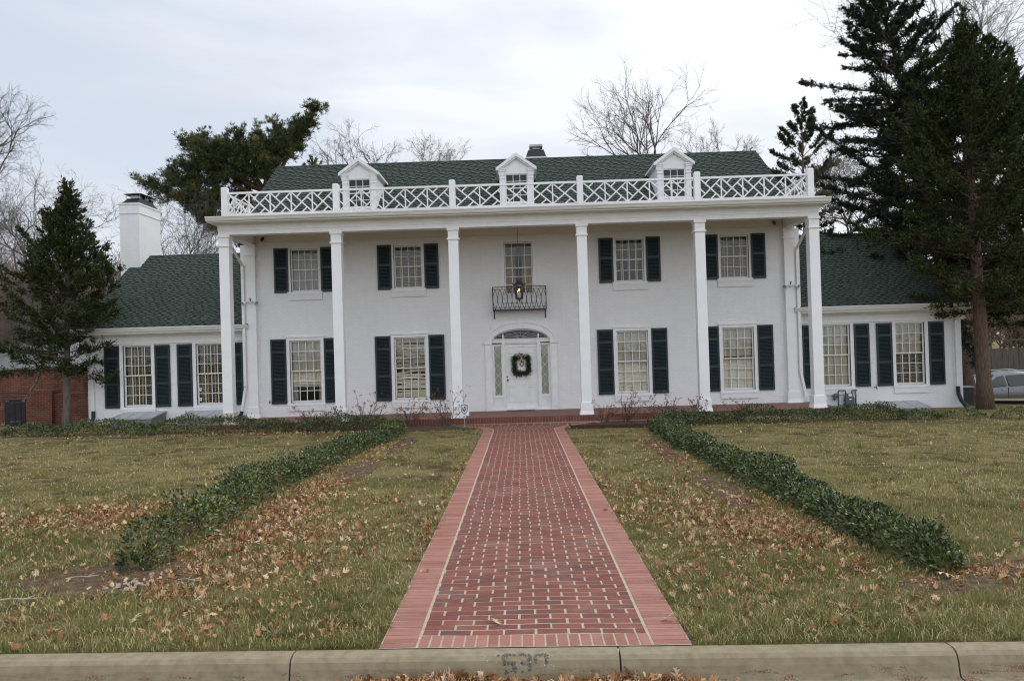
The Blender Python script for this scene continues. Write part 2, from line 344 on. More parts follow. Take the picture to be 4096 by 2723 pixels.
def vnoise(x, y, s, seed=0):                                    # smooth value noise in numpy
    x = np.asarray(x, float)*s+seed*17.3; y = np.asarray(y, float)*s+seed*9.1
    xi = np.floor(x).astype(int); yi = np.floor(y).astype(int); fx = x-xi; fy = y-yi
    fx = fx*fx*(3-2*fx); fy = fy*fy*(3-2*fy)
    def h(i, j):
        k = (i*374761393 + j*668265263 + seed*1442695) & 0x7fffffff
        k = ((k ^ (k >> 13))*1274126177) & 0x7fffffff
        return ((k ^ (k >> 16)) & 0xffff)/65535.
    return (h(xi, yi)*(1-fx)+h(xi+1, yi)*fx)*(1-fy)+(h(xi, yi+1)*(1-fx)+h(xi+1, yi+1)*fx)*fy

# ------------------------------------------------------------------ ground, road, kerb, path
def axis(lo, hi, segs):
    out = [lo]
    for e, n in segs: out += list(np.linspace(out[-1], e, n+1)[1:])
    return np.array(out)
xs = axis(-450, 450, [(-60, 8), (-22, 14), (22, 110), (60, 14), (450, 8)])
ys = axis(0, 900, [(20, 60), (40, 30), (80, 12), (900, 8)])
XX, TT = np.meshgrid(xs, ys); YY = yk(XX)-.02+TT
ZZ = gz(XX, YY) - .006*(TT < .01)
ZZ += (vnoise(XX, YY, 1.3, 3)-.5)*.025*((TT > .3) & (np.abs(XX) > 1.5) & (YY < 40))
nx, ny = len(xs), len(ys)
ii = (np.arange(ny-1)[:, None]*nx+np.arange(nx-1)[None]).ravel()
ground = npmesh('lawn', np.stack([XX, YY, ZZ], -1).reshape(-1, 3), np.stack([ii, ii+1, ii+nx+1, ii+nx], 1), ['asphalt'], smooth=True)
tag(ground, 'winter lawn rising gently to the house', kind='structure')
def lawnmat():
    m = bpy.data.materials.new('lawn_turf'); m.use_nodes = True; t = m.node_tree; b = t.nodes['Principled BSDF']
    b.inputs['Roughness'].default_value = .95; b.inputs['Specular IOR Level'].default_value = .1
    tcn = N(t, 'ShaderNodeTexCoord')
    def nz(s, d, r=.6):
        n = N(t, 'ShaderNodeTexNoise', i_Scale=s, i_Detail=d, i_Roughness=r); L(t, tcn.outputs['Object'], n.inputs['Vector']); return n.outputs['Fac']
    a = ramp(t, nz(.7, 6., .7), [(.34, (.16, .15, .055)), (.5, (.26, .22, .10)), (.68, (.34, .27, .14))]).outputs[0]
    c = ramp(t, nz(45., 6., .8), [(.3, (.28, .27, .24)), (.5, (.75, .75, .7)), (.72, (1.35, 1.3, 1.15))]).outputs[0]
    a = mix(t, ramp(t, nz(1.6, 7., .75), [(.50, (0, 0, 0)), (.62, (1, 1, 1))]).outputs[0], a, (.105, .072, .042))
    L(t, mix(t, 1., a, c, 'MULTIPLY'), b.inputs['Base Color'])
    bp = N(t, 'ShaderNodeBump', i_Strength=.9, i_Distance=.05); L(t, nz(38., 6., .75), bp.inputs['Height']); L(t, bp.outputs[0], b.inputs['Normal'])
    return m
ground.data.materials[0] = lawnmat()

kmb = MB(); kprof = [(.0, -.0), (-.085, .002), (-.125, -.008), (-.152, -.032), (-.168, -.075), (-.18, -.135), (-.19, -.165), (-.42, -.185), (-.62, -.18)]
KZ = -.088
def kp(x, i): return (x, float(yk(x))+kprof[i][0], KZ+kprof[i][1])
joints = [-60, -30, -12, -8.4, -5.1, -1.636, .684, 2.961, 6.3, 9.7, 13, 30, 60]
for a, b in zip(joints, joints[1:]):
    a += .006; b -= .006
    xs_ = np.linspace(a, b, max(2, int((b-a)/.35)+1)); n = len(kprof)
    rg = random.Random(int(a*10))
    vs = [kp(x, i) for x in xs_ for i in range(n)] + [(x, float(yk(x))+(0 if k == 0 else -.62), -.45) for x in (xs_[0], xs_[-1]) for k in (0, 1)]
    fs = [(q*n+i, q*n+i+1, (q+1)*n+i+1, (q+1)*n+i) for q in range(len(xs_)-1) for i in range(n-1)]
    e = len(xs_)*n
    fs += [tuple(range(n))+(e+1, e), tuple((len(xs_)-1)*n+i for i in range(n))+(e+3, e+2)]
    kmb.add(vs, fs)
kerb = kmb.build('kerb', 'kerb', smooth=False); tag(kerb, 'rounded concrete kerb with rust stains', kind='structure')
def kerbstain():
    t = MT['kerb'].node_tree; b = t.nodes['Principled BSDF']
    src = b.inputs['Base Color'].links[0].from_socket
    tcn = N(t, 'ShaderNodeTexCoord'); mpn = N(t, 'ShaderNodeMapping'); mpn.inputs['Scale'].default_value = (3.0, 2.0, 22.0); L(t, tcn.outputs['Object'], mpn.inputs[0])
    n1 = N(t, 'ShaderNodeTexNoise', i_Scale=1.6, i_Detail=3.0); L(t, mpn.outputs[0], n1.inputs['Vector'])
    n2 = N(t, 'ShaderNodeTexNoise', i_Scale=85.0, i_Detail=3.0); L(t, tcn.outputs['Object'], n2.inputs['Vector'])
    f = mth(t, 'MULTIPLY', ramp(t, n1.outputs['Fac'], [(.52, (0, 0, 0)), (.62, (1, 1, 1))]).outputs[0], ramp(t, n2.outputs['Fac'], [(.46, (0, 0, 0)), (.56, (1, 1, 1))]).outputs[0])
    sp = N(t, 'ShaderNodeSeparateXYZ'); L(t, tcn.outputs['Object'], sp.inputs[0])
    mk = ramp(t, mth(t, 'ADD', mth(t, 'MULTIPLY', sp.outputs[2], 10.), 2.6), [(.3, (1, 1, 1)), (.62, (1, 1, 1)), (1.0, (0, 0, 0))]).outputs[0]
    f = mth(t, 'MULTIPLY', f, mk)
    L(t, mix(t, mth(t, 'MULTIPLY', f, .85), src, (.15, .055, .028)), b.inputs['Base Color'])
kerbstain()

rx = np.array([-450, -60, 0, 60, 450.]); ry = np.array([-.6, -9, -9.001, -900.])
mb = MB()
mb.add([(x, float(yk(x))-.61, -.272) for x in (-450, 450)]+[(x, float(yk(x))-9, -.272) for x in (450, -450)], [(0, 1, 2, 3)])
tag(mb.build('road', 'asphalt'), 'asphalt street', kind='structure')
mb = MB(); mb.add([(x, float(yk(x))-9.0, -.2) for x in (-450, 450)]+[(x, -900, -.2) for x in (450, -450)], [(0, 1, 2, 3)])
o = mb.build('verge', 'soil'); o.data.materials[0] = ground.data.materials[0]; tag(o, 'grass verge across the street', kind='structure')

# brick path: mortar bed plus every brick as a small raised slab
rng = random.Random(5)
mb = MB()
ROW = .1145
y = float(yk(0))+.115
def hw(yy): return PHW+float(flare(yy))
def gp(x, yy, dz): return (x, yy, float(gz(0, yy))*1.0+dz + (float(gz(x, yy))-float(gz(0, yy)))*.6)
yb = np.arange(float(yk(0))+.0, -.262, .1145)
for a, b in zip(yb, list(yb[1:])+[-.262]):
    c0, c1 = float(pc(a)), float(pc(b)); w0, w1 = hw(a)+.275, hw(b)+.275
    ya0 = a+(float(KS*(c0-w0)) if a == yb[0] else 0); ya1 = a+(float(KS*(c0+w0)) if a == yb[0] else 0)
    mb.add([gp(c0-w0, ya0, .008), gp(c0+w0, ya1, .008), gp(c1+w1, b, .008), gp(c1-w1, b, .008)], [(0, 1, 2, 3)], 0)
def slab(p4, h, m, a):
    c = [Vector(p) for p in p4]; ce = sum(c, Vector())/4
    top = [Vector((ce.x+(p.x-ce.x)*.975, ce.y+(p.y-ce.y)*.96, p.z+h)) for p in c]
    mb.add(c+top, [(4, 5, 6, 7), (0, 1, 5, 4), (1, 2, 6, 5), (2, 3, 7, 6), (3, 0, 4, 7)], m, a)
# soldier course along the kerb
nS = 20; y0k = float(yk(0))
for i in range(nS):
    xa = float(pc(y0k))-PHW+i*(2*PHW/nS); xb = xa+2*PHW/nS-.014
    ya = float(yk(xa))+.01; slab([gp(xa+.007, ya, .008), gp(xb+.007, ya, .008), gp(xb+.007, ya+.232, .008), gp(xa+.007, ya+.232, .008)], .003, 2, rng.random())
row = 0; y = y0k+.252
while y < -.30:
    p = .245; W = hw(y+.05); c = float(pc(y)); off = (0 if row % 2 else p/2)+rng.uniform(-.012, .012)
    wav = .010
    x = c-W+.012-(p-off) if off else c-W+.012
    while x < c+W-.012:
        xa = max(x, c-W+.012); xb = min(x+p-rng.uniform(.014, .022), c+W-.012)
        if xb-xa > .04:
            dy = lambda q: wav*math.sin(q*5+row*.12)+KS*(q)*max(0, 1-(y-y0k)/9)
            t_ = rng.random(); jw = rng.uniform(.008, .014)
            slab([gp(xa, y+dy(xa)+.003, .008), gp(xb, y+dy(xb)+.003, .008), gp(xb, y+ROW-jw+dy(xb), .008), gp(xa, y+ROW-jw+dy(xa), .008)], .0025+rng.uniform(-.0008, .0015), 1, t_)
        x += p
    y += ROW; row += 1
# headers along both edges
y = y0k+.012
while y < -.32:
    for s in (-1, 1):
        c = float(pc(y)); W0 = hw(y); W1 = hw(y+.083); c1 = float(pc(y+.083)); off = KS*s*.95*max(0, 1-(y-y0k)/9)
        j = rng.uniform(-.008, .008)
        xa, xb = c+s*(W0+.012), c+s*(W0+.272+j); xc, xd = c1+s*(W1+.272+j), c1+s*(W1+.012)
        slab([gp(xa, y+off, .008), gp(xb, y+off, .008), gp(xc, y+.083-rng.uniform(.006, .018)+off, .008), gp(xd, y+.083-rng.uniform(.006, .014)+off, .008)], .0025+rng.uniform(-.0008, .0015), 2, rng.random())
    y += .083
path = mb.build('brick_path', ['mortar', 'brick', 'bbord'])
tag(path, 'red brick path leading to the front door', kind='structure')

# mulch beds beside the porch, and bare soil along the hedges
def patch(name, outline, m, label, h=.006, sub=1):
    n = len(outline); mb = MB(); cx_ = sum(p[0] for p in outline)/n; cy_ = sum(p[1] for p in outline)/n
    rings = [1, .75, .5, .25]
    vs = []
    for q in rings:
        for p in outline:
            x_, y_ = cx_+(p[0]-cx_)*q, cy_+(p[1]-cy_)*q
            vs.append((x_, y_, G(x_, y_)+(h if q < 1 else .001)+.02*(vnoise(x_, y_, 3, 7)*(q < 1))))
    vs.append((cx_, cy_, G(cx_, cy_)+h))
    fs = [(r*n+i, r*n+(i+1) % n, (r+1)*n+(i+1) % n, (r+1)*n+i) for r in range(3) for i in range(n)] + [(3*n+i, 3*n+(i+1) % n, 4*n) for i in range(n)]
    mb.add(vs, fs); o = mb.build(name, m, smooth=True); tag(o, label, kind='structure'); return o
def dens(pts, k=6):
    out = []
    for a, b in zip(pts, pts[1:]+pts[:1]):
        for i in range(k): out.append((a[0]+(b[0]-a[0])*i/k, a[1]+(b[1]-a[1])*i/k))
    return out
def ell(cx_, cy_, a, b, n=28, seed=0, j=.18):
    return [(cx_+a*math.cos(t)*(1+j*(float(vnoise(math.cos(t)*2+5, math.sin(t)*2+5, 1.5, seed))-.5)*2), cy_+b*math.sin(t)*(1+j*(float(vnoise(math.cos(t)*2+9, math.sin(t)*2, 1.5, seed+3))-.5)*2)) for t in [2*math.pi*i/n for i in range(n)]]
BEDR = [(1.32, -1.95), (1.24, -1.75), (1.55, -1.2), (2.15, -.62), (2.6, -.3), (5.6, -.3), (5.6, -1.3), (3.7, -1.95)]
BEDL = [(-1.25, -1.6), (-1.5, -1.2), (-2.1, -.65), (-2.5, -.3), (-7.2, -.3), (-7.2, -.9), (-3.6, -1.75)]
patch('mulch_bed', dens(BEDR), 'mulch', 'bark mulch bed in front of the porch', .05)
patch('mulch_bed', dens(BEDL), 'mulch', 'bark mulch bed in front of the porch', .05)
SOIL = [ell(-4.0, -16.2, 1.0, .62, seed=1), ell(-3.15, -14.0, .22, .9, seed=11), ell(3.75, -17.15, .55, .32, seed=2), ell(4.75, -16.75, .75, .38, seed=3), ell(3.0, -12.2, .28, 1.5, seed=4), ell(-3.05, -9.2, .32, 1.6, seed=5), ell(-2.85, -5.2, .24, 2.0, seed=6), ell(2.92, -7.3, .26, 2.2, seed=7), ell(10.8, -2.0, 1.6, .22, seed=8), ell(-11.5, -1.75, 3.0, .2, seed=9)]
for p in SOIL: patch('bare_ground', p, 'soil', 'bare dark soil beside the hedge', .008)
def inpoly(x, y, poly):
    x = np.asarray(x); y = np.asarray(y); r = np.zeros(x.shape, bool); n = len(poly)
    for i in range(n):
        x0, y0 = poly[i]; x1, y1 = poly[(i+1) % n]
        if y0 == y1: continue
        c = ((y0 > y) != (y1 > y)) & (x < (x1-x0)*(y-y0)/(y1-y0)+x0); r ^= c
    return r
mb = MB()                                                     # steel edging of the right-hand bed
ed = [(1.30, -1.72), (1.34, -1.93), (1.45, -1.97), (2.2, -1.98), (3.0, -1.99), (3.75, -2.0)]
for a, b in zip(ed, ed[1:]): mb.prism([(a[0], a[1], G(*a)-.03), (b[0], b[1], G(*b)-.03), (b[0], b[1], G(*b)+.105), (a[0], a[1], G(*a)+.105)], (0, .02, 0))
tag(mb.build('bed_edging', 'rust'), 'low rusty brown edging strip along the mulch bed', 'edging')

# ------------------------------------------------------------------ grass blades
g = np.random.default_rng(3)
def offpath(x, y): return np.abs(x-pc(y)) > PHW+.255+.06*vnoise(x*0, y, 3.1, 4)+flare(y)
def grass_pts(n, ymin, ymax, xm):
    d0, d1 = ymin-CAM.y, ymax-CAM.y
    u = g.random(n); d = 1/(1/d0+u*(1/d1-1/d0)); y = CAM.y+d         # density falls with distance
    x = g.uniform(-1, 1, n)*xm(d); return x, y, d
def grass_ok(x, y):
    ok = (y > yk(x)+.015) & offpath(x, y) & ~((np.abs(x) < 9.3) & (y > -.32)) & ~inpoly(x, y, BEDR) & ~inpoly(x, y, BEDL)
    for p in SOIL: ok &= ~(inpoly(x, y, p) & (g.random(len(x)) > .16))
    return ok
def blades(x, y, h, wd, lean, th):
    n = len(x); z = gz(x, y)-.004; dx, dy = np.cos(th), np.sin(th)
    B = np.stack([x, y, z], 1); S = np.stack([-dy*wd/2, dx*wd/2, np.zeros(n)], 1)
    D = np.stack([dx*np.sin(lean*.5), dy*np.sin(lean*.5), np.cos(lean*.5)], 1)*h[:, None]*.55
    D2 = np.stack([dx*np.sin(lean), dy*np.sin(lean), np.cos(lean)], 1)*h[:, None]*.55
    V = np.stack([B-S, B+S, B+D+S*.8, B+D-S*.8, B+D+D2], 1).reshape(-1, 3); i5 = np.arange(n)*5
    return V, np.concatenate([np.stack([i5, i5+1, i5+2], 1), np.stack([i5, i5+2, i5+3], 1), np.stack([i5+3, i5+2, i5+4], 1)])
GP = []
x, y, d = grass_pts(360000, -18.62, 1.6, lambda d: d*.72+1.2)
cl = vnoise(x, y, 2.2, 1); cl2 = vnoise(x, y, 6.5, 2); bald = vnoise(x, y, .9, 6)
thin = np.where(vnoise(x, y, 1.15, 61)*.7+vnoise(x, y, 3.7, 62)*.3 < .36, .28, 1.)
ok = grass_ok(x, y) & (g.random(len(x)) < thin*np.clip(.28+1.3*cl2*cl+.25*bald, .2, 1))
x, y, d, cl, cl2, bald = [q[ok] for q in (x, y, d, cl, cl2, bald)]; n = len(x)
near = np.clip(1-(d-5.7)/9, 0, 1)
h = (.022+.042*g.random(n)*(.3+1.1*cl2*cl2+.4*cl))*(1+.25*near); wd = np.maximum(.0045, d*.00066)*(1-.25*g.random(n))
big = vnoise(x, y, .55, 9); patchv = vnoise(x, y, .28, 19)
va = np.clip(.555-.52*(cl2*.5+cl*.5)+.45*(big-.5)+.34*(patchv-.5)+g.normal(0, .22, n)+.10*bald, .02, .98)
GP.append((*blades(x, y, h, wd, g.uniform(.15, 1.25, n), g.uniform(0, 6.283, n)), va))
# dead straw lying flat
x, y, d = grass_pts(75000, -18.62, -.4, lambda d: d*.72+1.2); ok = grass_ok(x, y) & (g.random(len(x)) < .25+.9*vnoise(x, y, 1.4, 31)**2); x, y, d = x[ok], y[ok], d[ok]; n = len(x)
V_, F_ = blades(x, y, g.uniform(.035, .085, n), np.maximum(.0042, d*.0006), g.uniform(1.15, 1.5, n), g.uniform(0, 6.283, n)); V_[:, 2] += np.repeat(g.uniform(.006, .03, n), 5)
GP.append((V_, F_, np.clip(g.normal(.86, .10, n), .5, .99)))
# ranker green tufts
tx, ty, td = grass_pts(2900, -18.6, -2, lambda d: d*.72+1.2); k = (vnoise(tx, ty, .7, 41) > .42) & (g.random(len(tx)) < np.clip(1.25-td/16, .12, 1)); tx, ty, td = tx[k], ty[k], td[k]
m = 46; x = np.repeat(tx, m)+g.normal(0, .045, len(tx)*m); y = np.repeat(ty, m)+g.normal(0, .04, len(tx)*m); d = np.repeat(td, m); th = np.arctan2(y-np.repeat(ty, m), x-np.repeat(tx, m))+g.normal(0, .5, len(x)); tone = np.repeat(g.uniform(.10, .42, len(tx)), m); hs_ = np.repeat(g.uniform(.055, .12, len(tx)), m)
ok = grass_ok(x, y); x, y, d, th, tone, hs_ = [q[ok] for q in (x, y, d, th, tone, hs_)]; n = len(x)
GP.append((*blades(x, y, hs_*g.uniform(.6, 1.2, n), np.maximum(.0042, d*.00055), np.abs(g.normal(.5, .35, n)), th), np.clip(tone+g.normal(0, .14, n)+(g.random(n) < .18)*.4, .02, .98)))
Vs, Fs, As = [], [], []; o_ = 0
for V_, F_, v_ in GP: Vs.append(V_); Fs.append(F_+o_); As.append(np.concatenate([v_]*3)); o_ += len(V_)
tag(npmesh('grass', np.concatenate(Vs), np.concatenate(Fs), 'grass', np.concatenate(As)), 'short winter grass, straw and green', kind='stuff')

# ------------------------------------------------------------------ fallen oak leaves
def leafshape(kind):
    half = [(0, 0), (.02, .16), (.14, .17), (.27, .30), (.07, .33), (.10, .43), (.42, .60), (.09, .58), (.08, .70), (.27, .90), (.05, .84), (0, 1)] if kind == 0 else \
           [(0, 0), (.03, .12), (.26, .12), (.36, .28), (.18, .36), (.38, .58), (.16, .62), (.22, .86), (.06, .84), (0, 1)]
    return np.array(half)
LS = [leafshape(0), leafshape(1), np.array([(0, 0), (.22, .2), (.34, .5), (.12, .7), (.18, .9), (0, 1)])]
def leaves(x, y, size, va, kind, tilt=.5, lift=.0, curl=.8, zf=None):
    hs = LS[kind]; n = len(x); m = len(hs)
    Vs = []
    th = g.uniform(0, 2*np.pi, n); tl = g.normal(0, tilt, n); tr = g.normal(0, tilt, n); cu = g.uniform(-.5, 1.5, n)*curl
    cs, sn = np.cos(th), np.sin(th)
    z0 = (gz(x, y) if zf is None else zf)+lift
    def place(lx, ly):
        lz = cu*(lx*lx*2.2+(ly-.5)**2*1.1)*size
        ax, ay = lx*size*np.cos(tl), (ly-.5)*size*np.cos(tr)
        az = lx*size*np.sin(tl)+(ly-.5)*size*np.sin(tr)+lz
        return np.stack([x+ax*cs-ay*sn, y+ax*sn+ay*cs, z0+az], 1)
    asym = g.uniform(.7, 1.1, n)
    for (lx, ly) in hs: Vs.append(place(np.full(n, lx)*asym, np.full(n, ly)))
    for (lx, ly) in hs[1:-1]: Vs.append(place(np.full(n, -lx), np.full(n, ly+.02)))
    for (lx, ly) in hs[1:-1]: Vs.append(place(np.zeros(n), np.full(n, ly)))
    A = np.stack(Vs, 1); k = A.shape[1]
    zmin = A[:, :, 2].min(1); A[:, :, 2] += np.maximum(0, z0-lift*.0-zmin)[:, None]*.9
    tri = []
    R0 = list(range(m)); Lf = [0]+list(range(m, 2*m-2))+[m-1]; Mi = [0]+list(range(2*m-2, 3*m-4))+[m-1]
    for i in range(m-1):
        for (P, Q) in ((R0, Mi), (Mi, Lf)):
            q = [P[i], P[i+1], Q[i+1], Q[i]]
            for t in ((q[0], q[1], q[2]), (q[0], q[2], q[3])):
                if len(set(t)) == 3: tri.append(t)
    tri = np.array(tri)
    F = (np.arange(n)[:, None, None]*k+tri[None]).reshape(-1, 3)
    return A.reshape(-1, 3), F, np.repeat(va, len(tri))
def gather(parts):
    Vs, Fs, As = [], [], []; o = 0
    for V, F, a in parts: Vs.append(V); Fs.append(F+o); As.append(a); o += len(V)
    return np.concatenate(Vs), np.concatenate(Fs), np.concatenate(As)
LX, LY = [], []
def scatter(n, fx, fy, keep=None):
    n = int(n*2.3); x, y = fx(n), fy(n)
    LX.append(x); LY.append(y)
U = lambda a, b: (lambda n: g.uniform(a, b, n))
Nn = lambda a, s: (lambda n: g.normal(a, s, n))
scatter(900, U(-14, 14), U(-18.2, -1.5))
scatter(1500, U(-8, -1.3), U(-18.25, -11.5)); scatter(650, U(1.3, 3.6), U(-18.2, -11))
scatter(1250, Nn(-3.25, .28), lambda n: -17+g.random(n)**1.4*12); scatter(900, Nn(2.95, .26), lambda n: -17+g.random(n)**1.3*12)
scatter(1700, Nn(2.2, .5), Nn(-14.6, 1.2)); scatter(1300, Nn(-5.6, 1.0), Nn(-13.2, .5)); scatter(700, Nn(-2.4, .7), Nn(-14.2, 1.2))
scatter(700, Nn(-3.3, .25), U(-15.5, -10.5)); scatter(500, Nn(3.1, .25), U(-15.8, -12))
scatter(420, U(-7, -1.2), Nn(-17.9, .25)); scatter(260, U(1.3, 7), Nn(-17.6, .4)); scatter(500, Nn(-2.6, .55), Nn(-16.5, .7))
scatter(420, U(-13, -3.5), Nn(-1.85, .12)); scatter(100, U(3.5, 13), Nn(-2.1, .15)); scatter(120, U(4, 9), U(-18, -13))
scatter(260, Nn(-6.5, 1.5), Nn(-15.5, 1.0)); scatter(300, lambda n: pc(-10)+g.choice([-1, 1], n)*(1.16+np.abs(g.normal(0, .07, n))), U(-18, -7))
scatter(240, Nn(3.9, .4), Nn(-16.85, .22)); scatter(160, U(-7, 6), lambda n: g.uniform(-1.7, -.4, n))
lx = np.concatenate(LX); ly = np.concatenate(LY)
ok = (ly > yk(lx)+.03) & (np.abs(lx-pc(ly)) > PHW+np.where(g.random(len(lx)) < .10, .06, .25)+flare(ly)) & (ly < -.35)
ok &= g.random(len(lx)) < np.clip(.12+1.25*vnoise(lx, ly, 2.3, 51)*vnoise(lx, ly, .8, 52)*2.0, 0, 1)
lx, ly = lx[ok], ly[ok]; n = len(lx)
lv = np.clip(np.where(g.random(n) < .42, g.normal(.80, .12, n), np.where(g.random(n) < .3, g.normal(.12, .10, n), g.normal(.44, .15, n))), .02, .99); ls = .028+.070*g.random(n)**1.5; lk = g.integers(0, 3, n)
pts = [leaves(lx[lk == q], ly[lk == q], ls[lk == q]*(1, .95, .62)[q], lv[lk == q], q, .6, lift=.018, curl=1.3) for q in range(3)]
V, F, a = gather(pts)
tag(npmesh('fallen_leaves', V, F, 'leaf', a), 'brown and tan oak leaves littering the lawn', kind='stuff')
# the drift in the gutter
n = 480; dxg = np.where(g.random(n) < .62, g.normal(-.55, .33, n), g.normal(.72, .30, n))
hgt = np.exp(-((dxg+.55)/.45)**2)*.030+np.exp(-((dxg-.75)/.35)**2)*.022
yg = yk(dxg)-.215-np.abs(g.normal(0, .07, n)); zg = KZ-.165+hgt*g.random(n)*1.25
sl = g.uniform(.06, .12, n); vv = np.clip(g.normal(.55, .24, n), .02, .98)
hh = n//2
V, F, a = gather([leaves(dxg[:hh], yg[:hh], sl[:hh], vv[:hh], 0, .5, zf=zg[:hh]), leaves(dxg[hh:], yg[hh:], sl[hh:], vv[hh:], 1, .5, zf=zg[hh:])])
tag(npmesh('gutter_leaves', V, F, 'leaf', a), 'drift of dry oak leaves piled in the gutter', kind='stuff')
# single conspicuous leaves
for x_, y_, s_, v_, k_, lab in ((-1.04, -17.92, .16, .96, 0, 'pale oak leaf lying on the left edge of the path near the kerb'), (-.193, -17.87, .13, .97, 0, 'curled pale oak leaf lying on the middle of the path'),
        (1.127, -17.92, .15, .93, 0, 'flat tan oak leaf lying on the right border bricks'), (-1.93, -17.86, .15, .42, 0, 'rust brown oak leaf standing in grass behind the kerb'), (-3.15, -17.62, .16, .96, 0, 'large pale oak leaf on grass left of the path'),
        (-1.22, -10.6, .17, .36, 1, 'upright orange leaf in the grass beside the path'), (3.18, -16.55, .24, .74, 1, 'very large tan leaf at the end of the right hedge'), (3.75, -16.98, .20, .97, 0, 'pale oak leaf leaning against the front of the right hedge')):
    zz = np.array([G(x_, y_)+.018]); V, F, a = leaves(np.array([x_]), np.array([y_]), np.array([s_]), np.array([v_]), k_, .35, zf=zz)
    c = np.array([x_, y_, zz[0]])
    tag(npmesh('oak_leaf', V-c, F, 'leaf', a, loc=tuple(c)), lab, 'leaf', 'single leaves on path and lawn')

# ================================================================== THE HOUSE
house = empty('house', (0, 0, 0), 'white painted brick mansion with tall columns and green shingle roofs', 'house')
YW, YWG = 2.29, 2.55                       # front faces: main block, wings
HB = [1.939, 5.485, 8.895]                 # column centre lines
COLX = [-HB[2], -HB[1], -HB[0], HB[0], HB[1], HB[2]]
def wallface(mb, x0, x1, z0, z1, y, ops, dep=.16, m=0, dm=0):
    X_ = sorted({x0, x1} | {v for o in ops for v in o[:2]}); Z_ = sorted({z0, z1} | {v for o in ops for v in o[2:]})
    for a, b in zip(X_, X_[1:]):
        for c, d in zip(Z_, Z_[1:]):
            cx_, cz_ = (a+b)/2, (c+d)/2
            if any(o[0] < cx_ < o[1] and o[2] < cz_ < o[3] for o in ops): continue
            mb.add([(a, y, c), (b, y, c), (b, y, d), (a, y, d)], [(0, 1, 2, 3)], m)
    for a, b, c, d in ops:
        for p, q in (((a, c), (a, d)), ((a, d), (b, d)), ((b, d), (b, c)), ((b, c), (a, c))):
            mb.add([(p[0], y, p[1]), (q[0], y, q[1]), (q[0], y+dep, q[1]), (p[0], y+dep, p[1])], [(0, 1, 2, 3)], dm)
LOW = [-7.17, -3.685, 3.685, 7.17]; UPP = [-7.12, -3.67, 3.68, 7.14]; WGX = [-12.93, -10.46, 10.47, 12.93]
LZ, UZ, CZ = (.52, 2.47), (4.20, 5.52), (3.89, 5.52)
def opn(cx_, hw_, z): return (cx_-hw_-.045, cx_+hw_+.045, z[0]-.06, z[1]+.05)
ops = [opn(c, .48, LZ) for c in LOW] + [opn(c, .43, UZ) for c in UPP] + [opn(0, .43, CZ)] + [(-.99, .99, -.02, 2.80)]
mb = MB()
wallface(mb, -9.0, 9.0, -.35, 6.62, YW, ops)
for s in (-1, 1):
    mb.add([(s*9, YW, -.35), (s*9, 9.55, -.35), (s*9, 9.55, 6.62), (s*9, 5.93, 9.02), (s*9, YW, 6.62)], [(0, 1, 2, 3, 4)])
    # arched infill above the doorway
    EA, EB, ZS = .985, .43, 2.27
    pts = [(s*EA*math.cos(t), ZS+EB*math.sin(t)) for t in np.linspace(0, math.pi/2, 13)]
    for p, q in zip(pts, pts[1:]):
        mb.add([(p[0], YW, p[1]), (q[0], YW, q[1]), (q[0], YW, 2.80), (p[0], YW, 2.80)], [(0, 1, 2, 3)])
        mb.add([(p[0], YW, p[1]), (q[0], YW, q[1]), (q[0], YW+.16, q[1]), (p[0], YW+.16, p[1])], [(0, 1, 2, 3)])
mb.add([(-9, 9.55, -.35), (9, 9.55, -.35), (9, 9.55, 6.62), (-9, 9.55, 6.62)], [(0, 1, 2, 3)])
mb.build('wall', 'wbrick', house)
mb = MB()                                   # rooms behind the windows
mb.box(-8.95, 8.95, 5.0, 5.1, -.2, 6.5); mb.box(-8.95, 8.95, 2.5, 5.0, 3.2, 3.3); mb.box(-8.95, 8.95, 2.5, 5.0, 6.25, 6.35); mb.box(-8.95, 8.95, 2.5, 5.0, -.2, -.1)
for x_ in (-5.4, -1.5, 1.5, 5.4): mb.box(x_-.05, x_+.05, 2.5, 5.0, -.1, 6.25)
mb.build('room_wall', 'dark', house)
for s in (-1, 1):
    mb = MB(); o_ = [opn(c, .44, LZ) for c in WGX if c*s > 0]
    a, b = (9.0, 14.63) if s > 0 else (-14.63, -9.0)
    wallface(mb, a, b, -.75, 2.98, YWG, o_)
    e = s*14.63
    mb.add([(e, YWG, -.75), (e, 11.2, -.75), (e, 11.2, 3.3), (e, 6.9, 6.0), (e, YWG, 3.3)], [(0, 1, 2, 3, 4)])
    mb.add([(a, 11.2, -.75), (b, 11.2, -.75), (b, 11.2, 3.3), (a, 11.2, 3.3)], [(0, 1, 2, 3)])
    mb.build('wing_wall', 'wbrick', house)
    mb = MB(); mb.box(a+.1, b-.1, 6.0, 6.1, -.5, 3.2); mb.box(a+.1, b-.1, 2.8, 6.0, 2.9, 2.97); mb.box(a+.1, b-.1, 2.8, 6.0, -.4, -.3); mb.build('room_wall', 'dark', house)

